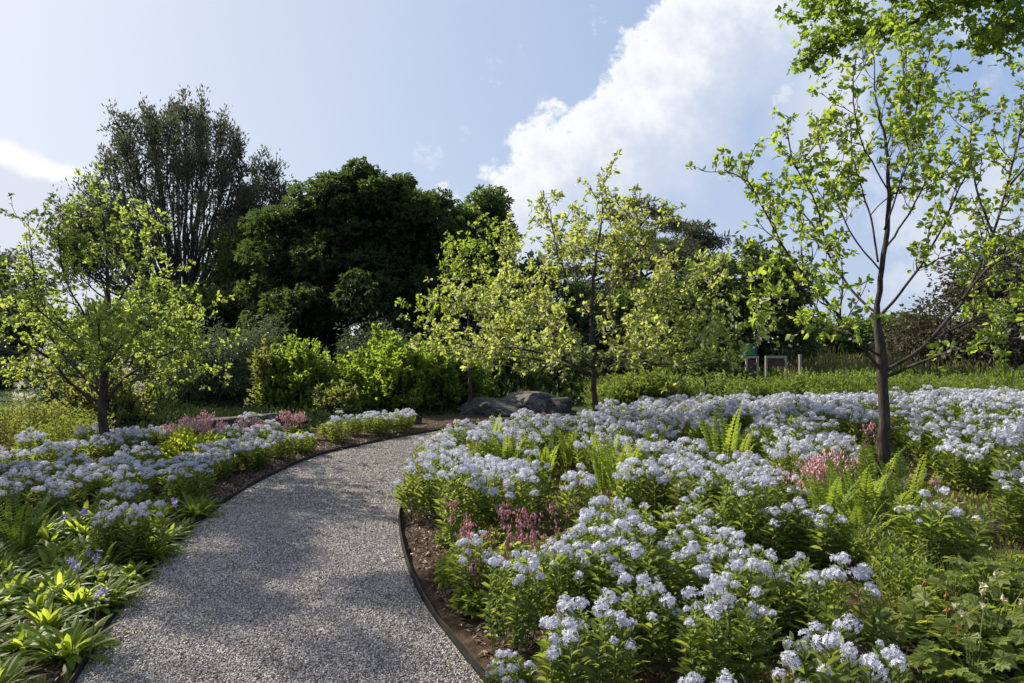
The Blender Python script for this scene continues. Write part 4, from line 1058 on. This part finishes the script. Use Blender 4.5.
# --- lime mounds
rngl = np.random.default_rng(88)
def leafy_mound(name, label, cat, x, y, r, h, n, leafmat, L, W, T=LEAF6, up=.6, group=None, seed=1):
    rg = np.random.default_rng(seed); mb = MB(); d = rdir(rg, n); d[:, 2] = abs(d[:, 2])
    P = d * A(r, r, h) * (rg.random(n) ** .35)[:, None] * (1 + .18 * np.sin(5 * d[:, 0] + 4 * d[:, 1] + seed))[:, None]
    leaves(mb, rg, T, P, d + rdir(rg, n) * .6 + UP * .4, up, L, W, .35)
    for i in range(0, n, 6): tube(mb, np.array([A(0, 0, 0), P[i] * A(.4, .4, .6), P[i]]), .0025, 3, 1)
    o = put(name, mb.mesh(name, [leafmat, M['stem']]), None, (x, y, z1(x, y) - .01)); return tag(o, label, cat, group)
x, y, z = place(190, 462, .42); BARE.append((x + .35, y - .55, .3)); BARE.append((x - .1, y - .6, .3)); leafy_mound('lime_mound', 'bright lime yellow mound of leaves in front of the rock ledge', 'plant', x, y, .42, .42, 1100, M['lime_leaf'], .06, .03, seed=3)
x, y, z = place(293, 450, .2); leafy_mound('lime_mound', 'small yellow mound below the ragged bright shrub', 'plant', x, y, .22, .25, 350, M['lime_leaf'], .05, .025, seed=4)
x, y, z = place(270, 433, .3); leafy_mound('lime_mound', 'fresh green low mound behind the ledge end', 'plant', x, y, .5, .32, 600, M['meadow_leaf'], .07, .02, seed=5)

# --- strap leaved clumps along the outer path edge
def strap(rng, mb, base_, az, L, w_, el0, droop, n=7):
    o_ = A(math.cos(az), math.sin(az), 0); t = np.linspace(0, 1, n)
    th = el0 + droop * t ** 1.3
    d = np.cos(th)[:, None] * UP + np.sin(th)[:, None] * o_
    pts = base_ + np.concatenate([[A(0, 0, 0)], np.cumsum((d[1:] + d[:-1]) / 2, 0)]) * L / (n - 1)
    sd = nrm(np.cross(o_, UP)); nn = np.cross(sd, d)
    wd = w_ * (np.sin(np.clip(t * .80 + .14, 0, 1) * math.pi) ** .6) / 2
    wd[-1] = .001
    V = np.stack([pts - sd * wd[:, None] + nn * wd[:, None] * .35 * -1, pts, pts + sd * wd[:, None] - nn * wd[:, None] * .35], 1).reshape(-1, 3)
    i = np.arange(n - 1)[:, None] * 3; k = np.arange(2)[None]
    mb.add(V, [np.stack([i + k, i + k + 1, i + 4 + k, i + 3 + k], -1).reshape(-1, 4)])
def strap_mesh(seed, n, L, w_):
    rng = np.random.default_rng(seed); mb = MB()
    for i in range(n):
        f = (i + .5) / n; az = i * 2.39996 + rng.normal() * .3
        strap(rng, mb, A(math.cos(az), math.sin(az), 0) * .05 * f, az, L * rng.uniform(.65, 1.15) * (.8 + .3 * f), w_ * rng.uniform(.75, 1.2), .10 + .85 * f + rng.normal() * .12, .7 + 1.1 * rng.random())
    return mb.mesh('leaves', M['strap_leaf'])
STRAPS = [('broad leaved', strap_mesh(320, 46, .24, .044)), ('dense', strap_mesh(321, 60, .25, .036)), ('low', strap_mesh(322, 46, .19, .040)), ('tall', strap_mesh(323, 46, .29, .036))]
def violet_mesh(seed):
    rng = np.random.default_rng(seed); mb = MB(); n = 7
    tube(mb, A([0, 0, 0], [.01, 0, .14], [.02, .01, .26]), .003, 3, 1)
    P = A(.02, .01, .27) + rng.normal(size=(n, 3)) * .018; leaves(mb, rng, STAR, P, rdir(rng, n), .6, .022, .022, .3)
    return mb.mesh('flower', [M['violet'], M['stem']])
VIOL = [violet_mesh(330), violet_mesh(331)]
PLx = lambda y: np.interp(y, PL[2:14, 1], PL[2:14, 0])
PRx = lambda y: np.interp(y, PR[2:15, 1], PR[2:15, 0])
XL = lambda y: float(np.interp(y, PL[2:14, 1], PL[2:14, 0]))
XR = lambda y: float(np.interp(y, PR[2:14, 1], PR[2:14, 0]))
rng = np.random.default_rng(91)
row = 0; ns = 0
for y in np.arange(2.45, 6.9, .25):
    row += 1; k = 0; x = XL(y) - .10
    xmin = max(-.80 * y - .25, -4.4)
    while x > xmin:
        k += 1
        xx = x + rng.normal() * .05; yy = y + rng.normal() * .07
        lim = 5.2 + .35 * math.sin(x * 3) if x < XL(y) - 1.0 else 6.6
        if y < lim and path_dist([[xx, yy]])[0][0] > .05 and not any((xx - a) ** 2 + (yy - b_) ** 2 < (r + .12) ** 2 for a, b_, r in BARE):
            nm, me = STRAPS[rng.integers(4)]
            viol = rng.random() < .10
            t_ = thing('strap_leaf_clump', f'{nm} strap leaf clump{" with violet flower" if viol else ""}, {ORD[k]} from path in {ORD[row]} row', 'leafy clump', (xx, yy, z1(xx, yy) - .01), rng.random() * 6.28, rng.uniform(.8, 1.1), 'strap leaved clumps along the path')
            put('leaves', me, t_)
            if viol:
                for _ in range(rng.integers(1, 3)): put('flower', VIOL[rng.integers(2)], t_, (rng.normal() * .06, rng.normal() * .06, 0), (rng.normal() * .1, rng.normal() * .1, rng.random() * 6), 1.1)
            ns += 1
        x -= .20 + rng.random() * .05
for i, (px, py) in enumerate(((112, 560), (130, 562), (150, 560))):    # small bluestars between the strap leaves
    x, y, z = spot_g(px, py); BARE.append((x, y, .12))
    bluestar((5, 0, 1)[i], x, y, .8, ('small bluestar clump among the strap leaves, farthest from the path edging', 'small bluestar clump among the strap leaves, in the middle of three', 'small bluestar clump among the strap leaves, closest to the path edging')[i], 'bluestar clumps', True, i * 2.0)

# --- mixed perennials in the front corner of the big bed
def lobed_mesh(seed, n, h, spread, leafmat, L):
    rng = np.random.default_rng(seed); mb = MB()
    for i in range(n):
        a = 2.39996 * i; f = math.sqrt((i + .5) / n); o_ = A(math.cos(a), math.sin(a), 0)
        tipp = o_ * f * spread + UP * h * rng.uniform(.5, 1.05) * (1 - .3 * f)
        tube(mb, smooth_pts(np.array([o_ * .02, tipp * A(.35, .35, .7), tipp]), .08), .003, 4, 1)
        s = L * rng.uniform(.6, 1.2); N = nrm(UP + rdir(rng, 1) * .55 + o_ * .3); D = nrm(o_[None] + rdir(rng, 1) * .5); X, Y, Z = frames(D, N)
        mb.inst(LOBE, tipp[None], X, Y, Z, s, s, s)
    return mb.mesh('leaves', [leafmat, M['stem']])
LOB = [lobed_mesh(340, 48, .34, .22, M['lobed_leaf'], .066), lobed_mesh(341, 36, .44, .17, M['lobed_leaf'], .056), lobed_mesh(342, 34, .24, .22, M['purple_leaf'], .07), lobed_mesh(343, 64, .30, .26, M['lobed_leaf'], .052)]
def buds_mesh(seed, n, h, spread, m_):
    rng = np.random.default_rng(seed); mb = MB()
    for i in range(n):
        a = rng.random() * 6.28; o_ = A(math.cos(a), math.sin(a), 0); tp = o_ * spread * rng.random() + UP * h * rng.uniform(.8, 1.1)
        tube(mb, smooth_pts(np.array([A(0, 0, 0), tp * A(.4, .4, .6), tp]), .08), .0022, 3, 1)
        X, Y, Z = frames(UP[None] + rdir(rng, 1) * .4, rdir(rng, 1)); mb.inst(OCTA, tp[None], X, Y, Z, .018, .032, .018)
        leaves(mb, rng, LEAF2, np.repeat(tp[None], 5, 0), rdir(rng, 5) + UP * .5, .3, .025, .012)
    return mb.mesh('buds', [m_, M['stem']])
BUD = [buds_mesh(350, 3, .42, .15, M['cream']), buds_mesh(351, 2, .40, .14, M['rust_bud'])]
for i, (px, py, v, b_, sc, lb) in enumerate([
    (905, 700, 2, None, .95, 'purple leaved plant in the front corner beside blue heads'), (945, 690, 2, 1, .9, 'purple leaved plant with rusty buds next to the lobed green leaves'),
    (930, 668, 0, 1, 1.0, 'lobed leaf plant with two rusty brown buds'), (960, 672, 3, None, 1.1, 'low spreading lobed leaf plant in the front corner'), (990, 690, 0, 0, 1.1, 'lobed leaf plant with cream buds in the front corner'),
    (1015, 672, 3, 0, 1.1, 'broad lobed leaf plant with cream buds at the picture edge'), (950, 640, 1, None, .95, 'tall pale lobed leaf plant standing up behind the rusty buds'), (985, 632, 1, None, 1.05, 'tallest lobed leaf plant by the tufts of grass'),
    (1010, 620, 1, None, .95, 'upright lobed leaf plant behind the grass at the picture edge'), (975, 715, 3, 0, 1.1, 'lobed leaf plant with cream buds cut by the bottom of the picture'), (1035, 700, 0, 0, 1.0, 'lobed leaf plant in the very corner of the bed'), (1020, 645, 3, None, 1.0, 'small lobed leaf plant at the picture edge above the corner'), (925, 720, 0, None, .9, 'green lobed plant cut by the bottom of the picture beside purple leaves'),
    (880, 735, 2, None, .9, 'purple leaved plant cut by the bottom of the picture')]):
    x, y, z = place(px, py, .2)
    t_ = thing('lobed_leaf_plant', lb, 'leafy plant', (x, y, z - .01), i * 1.1, sc, 'mixed perennials in the front corner')
    put('leaves', LOB[v], t_)
    if b_ is not None: put('buds', BUD[b_], t_)
def grass_mesh(seed, n, h):
    rng = np.random.default_rng(seed); mb = MB()
    for i in range(n): strap(rng, mb, rng.normal(size=3) * A(.05, .05, 0), rng.random() * 6.28, h * rng.uniform(.6, 1.1), .006, .1 + .3 * rng.random(), .2 + .7 * rng.random(), 6)
    return mb.mesh('grass_tuft', M['fern_leaf'])
GRASS = [grass_mesh(360, 110, .36), grass_mesh(361, 80, .30)]
for i, (px, py, sc) in enumerate(((955, 620, .9), (990, 612, .95), (1020, 606, .9), (968, 600, .8), (1005, 592, .8), (935, 640, .8), (1000, 655, .9), (930, 605, .6))):
    x, y, z = place(px, py, .12)
    tag(put('grass_tuft', GRASS[i % 2], None, (x, y, z - .01), (0, 0, i), sc), ('fine grass tuft behind the rusty buds', 'fullest fine grass tuft in front of the dark gap', 'fine grass tuft at the picture edge by lobed leaves', 'short grass tuft at the border of the shaded soil', 'grass tuft between the shaded soil and the picture edge', 'small grass tuft beside the bluestar heads', 'grass tuft among cream budded leaves', 'tiny grass tuft on the shaded soil')[i], 'grass tuft', 'fine grass tufts')

# --- bluestars: the big bed
BARE += [(at(883, 6.7), 6.7, .20), (at(883, 6.2), 6.25, .24), (at(597, 9.9), 9.9, .14), (at(597, 9.4), 9.45, .16), (at(105, 9.2), 9.2, .16)]
for i, (px, py) in enumerate(((900, 588), (880, 578), (905, 615))):    # leafy plants without flower in the dark gap
    x, y, z = place(px, py, .16)
    tag(put('leafy_plant', GREENV[i % 2][0], None, (x, y, z - .01), (0, 0, i * 2.1), .62 + .05 * (i % 4)), ('dark flowerless leafy plant in the shaded gap behind the rusty buds', 'flowerless leafy plant at the back of the shaded gap, under the ferns', 'flowerless leafy plant in the shaded gap before the grass tufts', 'flowerless leafy plant at the front of the shaded gap', 'flowerless leafy plant in the shaded gap, next to the bluestar heads', 'flowerless leafy plant at the back of the shaded gap toward the picture edge', 'flowerless leafy plant in the middle of the shaded gap', 'flowerless leafy plant in the shaded gap at the picture edge', 'flowerless leafy plant between bluestar heads and the purple leaves')[i], 'leafy plant', 'flowerless plants in the shaded gap')
rng = np.random.default_rng(7)
def free(x, y, r): return all((x - a) ** 2 + (y - b_) ** 2 > (rr + r) ** 2 for a, b_, rr in BARE)
FRONT = [(.00, 3.52, 1, .9, 'small bluestar clump at the edge of the bare soil closest to the path edging'), (.30, 2.78, 0, 1.0, 'full bluestar clump cut by the bottom of the picture, closest to the bare soil'),
    (.62, 3.30, 2, 1.05, 'low bluestar clump with few heads just behind the full clump at the bottom'), (.92, 2.98, 0, 1.0, 'bluestar clump with tight round heads, second along the bottom of the picture'), (1.24, 2.55, 4, 1.0, 'wide bluestar clump cut by the bottom of the picture beside purple leaves'),
    (.74, 2.42, 2, .95, 'low bluestar clump cut off by the bottom of the picture between two fuller ones'), (1.50, 3.10, 1, 1.0, 'tall bluestar clump with few heads beside the purple leaved plants'), (.30, 3.75, 4, .95, 'wide bluestar clump just behind the small one at the bare soil'),
    (1.22, 3.45, 5, .95, 'upright bluestar clump behind the tight headed clump'), (-.02, 3.02, 2, .62, 'tiny low bluestar on the bare soil at the bottom of the picture'), (-.22, 4.05, 5, .8, 'small upright bluestar between the lime leaves and the bare soil')]
for i, (x, y, vi, sc, lb) in enumerate(FRONT): bluestar(vi, x, y, sc, lb, 'bluestar clumps', True, i * 2.2)
BARE += [(x, y, .16 * sc) for x, y, vi, sc, lb in FRONT]
row = 0; nb = 0; y = 3.75
def step_y(y): return .44 if y < 4.2 else .47 if y < 7 else .52 if y < 10 else .56
while y < 14.6:
    row += 1; k = 0
    gap = .46 if y < 4.2 else .47 if y < 7 else .54 if y < 10 else .58
    x = (XR(y) if y < 11.3 else .2 + (y - 11.3) * 1.55) + (.20 if y > 5 else .30) + (row % 2) * gap * .45
    xmax = .78 * y + .25
    if y < 4.1: xmax = min(xmax, .54 * y)
    while x < xmax:
        xx, yy = x + rng.normal() * .07, y + rng.normal() * .08
        pd, sd = path_dist([[xx, yy]])
        edge_gap = .32 if y < 5.4 else .15
        if sd[0] and pd[0] > edge_gap and free(xx, yy, .12 if y < 8 else .08):
            q = math.sin(1.7 * xx + 1.1 * yy) * math.sin(1.3 * yy - .9 * xx + 1)
            if rng.random() > (.05 if y > 9.5 or y < 3.3 else .10 + .22 * (q > .35)):
                k += 1; near = y < 5.3
                vi = rng.choice(6, p=[.28, .1, .14, .10, .28, .1]) if y < 9 else rng.choice(6, p=[.3, .05, .2, .05, .3, .1])
                if (6.4 < yy < 7.9 and 1.7 < xx < 3.3) or (7.0 < yy < 8.3 and 4.2 < xx): vi = 3 if rng.random() < .75 else vi
                sc = rng.uniform(.90, 1.14) * (.9 if pd[0] < .4 else 1) * (1 if y < 5 else 1.0)
                nm = SPEC[vi][0]; q_ = rng.uniform(1.0, 1.25) if y < 9 else rng.uniform(1.15, 1.35); sc = [sc * q_, sc * q_, sc]
                bluestar(vi, xx, yy, sc, f'{nm} bluestar clump, {ORD[k]} from path in {ORD[row]} row of big bed', 'bluestar clumps', near, rng.random() * 6.28)
                nb += 1
        x += gap * rng.uniform(.88, 1.15)
    y += step_y(y)

# --- bluestars: the bank on the outer side of the path
row = 0; nw = 0; y = 5.9
while y < 12.9:
    row += 1; k = 0; xl = XL(y) if y < 12.5 else -1.13 + (y - 12.5) * .9
    x = xl - (.34 if y < 8 else .30) - rng.random() * .1
    width = 4.6 if y < 8.6 else 3.2 if y < 9.6 else 2.2 if y < 10.8 else 1.2
    x0 = max(xl - width, -.80 * y - .2)
    if y < 6.2: x = min(x, xl - .75)
    while x > x0:
        xx, yy = x + rng.normal() * .06, y + rng.normal() * .09
        pd, sd = path_dist([[xx, yy]])
        if not sd[0] and pd[0] > .22 and free(xx, yy, .06) and rng.random() > .14:
            k += 1; vi = rng.choice(6, p=[.3, .05, .25, .05, .3, .05]); q_ = rng.uniform(.66, .84)
            bluestar(vi, xx, yy, [q_ * 1.28, q_ * 1.28, q_], f'{SPEC[vi][0]} bluestar clump, {ORD[k]} from path in {ORD[row]} row of the outer bank', 'bluestar clumps', False, rng.random() * 6.28)
            nw += 1
        x -= .46 * rng.uniform(.88, 1.15)
    y += .46
print('bluestars', nb, nw, 'straps', ns)

# --- green perennials round the back of the beds
def greens(pts, mats_i, group, labels, cat, name, sc0):
    for i, (x, y) in enumerate(pts):
        tag(put(name, mats_i[i % len(mats_i)], None, (x, y, z1(x, y) - .01), (0, 0, i * 1.9), sc0 * rng.uniform(.8, 1.2)), labels(i), cat, group)
def meadow_mesh(seed, nst, h, spread, leafmat, top=None):
    rng = np.random.default_rng(seed); mb = MB()
    for i in range(nst):
        a = 2.39996 * i; f = math.sqrt((i + .5) / nst); o_ = A(math.cos(a), math.sin(a), 0)
        tp = o_ * f * spread * 1.2 + UP * h * rng.uniform(.7, 1.1) * (1 - .2 * f)
        pts = smooth_pts(np.array([o_ * f * spread * .8, (o_ * f * spread + tp) / 2, tp]), .1); tube(mb, pts, .003, 3, 1)
        n = 16; t = rng.random(n); q = pts[0] * (1 - t[:, None]) + pts[-1] * t[:, None]; ph = rng.random(n) * 6.28
        leaves(mb, rng, LEAF2, q, np.stack([np.cos(ph), np.sin(ph), np.full(n, .7)], 1), .6, .09, .026, .35)
        if top is not None: leaves(mb, rng, LEAF2, np.repeat(tp[None], 5, 0), rdir(rng, 5) + UP, .3, .05, .02, .3, 2)
    return mb.mesh('meadow_plant', [leafmat, M['stem']] + ([M[top]] if top else []))
MEAD = [meadow_mesh(370, 34, .62, .34, M['meadow_leaf']), meadow_mesh(371, 40, .55, .38, M['meadow_leaf']), meadow_mesh(372, 30, .6, .34, M['olive_leaf'])]
pts = []; lab = []
for r_i, yy in enumerate((15.6, 16.8, 18.2)):
    k = 0
    for x in np.arange(1.9 + r_i * .1, .78 * yy, .82):
        k += 1
        xx, y2 = x + rng.normal() * .1, yy + rng.normal() * .15 - .03 * x
        if path_dist([[xx, y2]])[0][0] < .2: y2 += 1.9
        pts.append((xx, y2)); lab.append(f'fresh green leafy perennial behind the flowers, {ORD[k]} from the boulders in {ORD[r_i + 1]} row')
greens(pts, MEAD[:2], 'green perennials behind the big bed', lambda i: lab[i], 'leafy plant', 'meadow_plant', 1.15)
pts = []; lab = []
for r_i, yy in enumerate((9.6, 10.4, 11.3, 12.3)):
    k = 0
    for x in np.arange(-.62 * yy + (.0 if r_i else -.3), -.82 * yy, -.55):
        k += 1; pts.append((x + rng.normal() * .08, yy + rng.normal() * .12)); lab.append(f'yellow green leafy perennial, {ORD[k]} from the thick dark trunk in {ORD[r_i + 1]} row behind the bank')
greens(pts, [MEAD[2], MEAD[1], MEAD[2]], 'yellow green perennials behind the bank', lambda i: lab[i], 'leafy plant', 'meadow_plant', .78)

n = 260; rng = np.random.default_rng(411)
Y_ = rng.uniform(2.9, 12, n); wq = rng.random(n) ** 1.0
wq = np.where(rng.random(n) < .6, np.where(rng.random(n) < .5, wq * .14, 1 - wq * .14), wq)
Pq = np.column_stack([PLx(Y_) * (1 - wq) + PRx(Y_) * wq, Y_, np.full(n, .024)])
fl_ = MB(); leaves(fl_, rng, LEAF6, Pq, rdir(rng, n) * A(1, 1, .2), .85, .035, .016, .5)
tag(fl_.build('fallen_leaves', leaf_mat('fallen_leaf', (.12, .085, .04), (.24, .20, .07))), 'few dry fallen leaves scattered on the gravel', kind='stuff')

# --- uncountable cover: meadow beyond the flowers, undergrowth at the foot of the trees, lawn blades
def cover(name, label, seed, n, xr, yr, mats_, L, w_, ok, leafy=3, hz=1.0):
    rng = np.random.default_rng(seed); mb = MB()
    P = np.column_stack([rng.uniform(*xr, n), rng.uniform(*yr, n)]); P = P[ok(P)]; n = len(P)
    pa = .65 + .45 * np.sin(P[:, 0] * 1.3 + np.sin(P[:, 1])) * np.sin(P[:, 1] * .9 + 1) * .8
    z = zf(P)
    for i in range(leafy):
        h = L * pa * rng.uniform(.5, 1.15, n)
        D = nrm(UP + rdir(rng, n) * .55); X, Y, Z = frames(D, rdir(rng, n))
        b_ = np.column_stack([P, z]) + (rng.normal(size=(n, 3)) * A(.06, .06, 0)) + (UP * (hz * h * rng.random(n) * (i > 0))[:, None])
        mb.inst(LEAF2, b_, X, Y, Z, w_ * rng.uniform(.7, 1.3, n), h * (1 if i == 0 else .5), h * .5, rng.integers(0, len(mats_)))
    tag(mb.build(name, mats_), label, kind='stuff')
away = lambda P: path_dist(P)[0] > .5
cover('meadow', 'tall green meadow growth beyond the flower bed', 400, 16000, (1, 32), (18.5, 34), [M['mid_leaf'], M['shrub_leaf_deep'], M['olive_leaf']], .50, .07, lambda P: (P[:, 0] < P[:, 1] * .85) & away(P) & (P[:, 0] > P[:, 1] * .16), 4)
cover('meadow_grass', 'pale tan grass heads along the far side of the meadow', 401, 12000, (6, 40), (26, 38), [M['tan_grass'], M['tan_grass'], M['olive_leaf']], 1.05, .05, lambda P: (P[:, 0] < P[:, 1] * .9) & (P[:, 0] > P[:, 1] * .38), 3)
cover('undergrowth', 'dark leafy undergrowth at the foot of the trees', 402, 14000, (-16, 8), (16.5, 27), [M['mid_leaf'], M['shade_toned_leaf'], M['dark_leaf']], .55, .10, lambda P: (np.abs(P[:, 0]) < P[:, 1] * .85) & (P[:, 0] > -.55 * P[:, 1] - 2) & away(P), 4)
cover('lawn_grass', 'mown grass blades of the shaded lawn', 403, 30000, (-26, -6), (11, 30), [M['shade_toned_leaf'], M['dark_leaf']], .12, .025, lambda P: (P[:, 0] > -.9 * P[:, 1] - 1) & (P[:, 0] < -.35 * P[:, 1] - 1.2), 2)
cover('undergrowth', 'low green growth between the bank flowers and the shrubs', 404, 9000, (-9, 1), (10.5, 17), [M['shade_toned_leaf'], M['shade_toned_leaf'], M['dark_leaf']], .20, .05, lambda P: (path_dist(P)[0] > 1.5) & ~path_dist(P)[1] & (P[:, 0] > -.7 * P[:, 1]), 3)  # leaves coloured dark to stand in for the shadow behind the bank
cover('ground_leaves', 'small green seedlings between the flower clumps', 405, 9000, (-1, 9), (2.2, 13), [M['amsonia_leaf']], .12, .03, lambda P: (path_dist(P)[0] > .5) & path_dist(P)[1] & (P[:, 0] < .8 * P[:, 1]), 3)
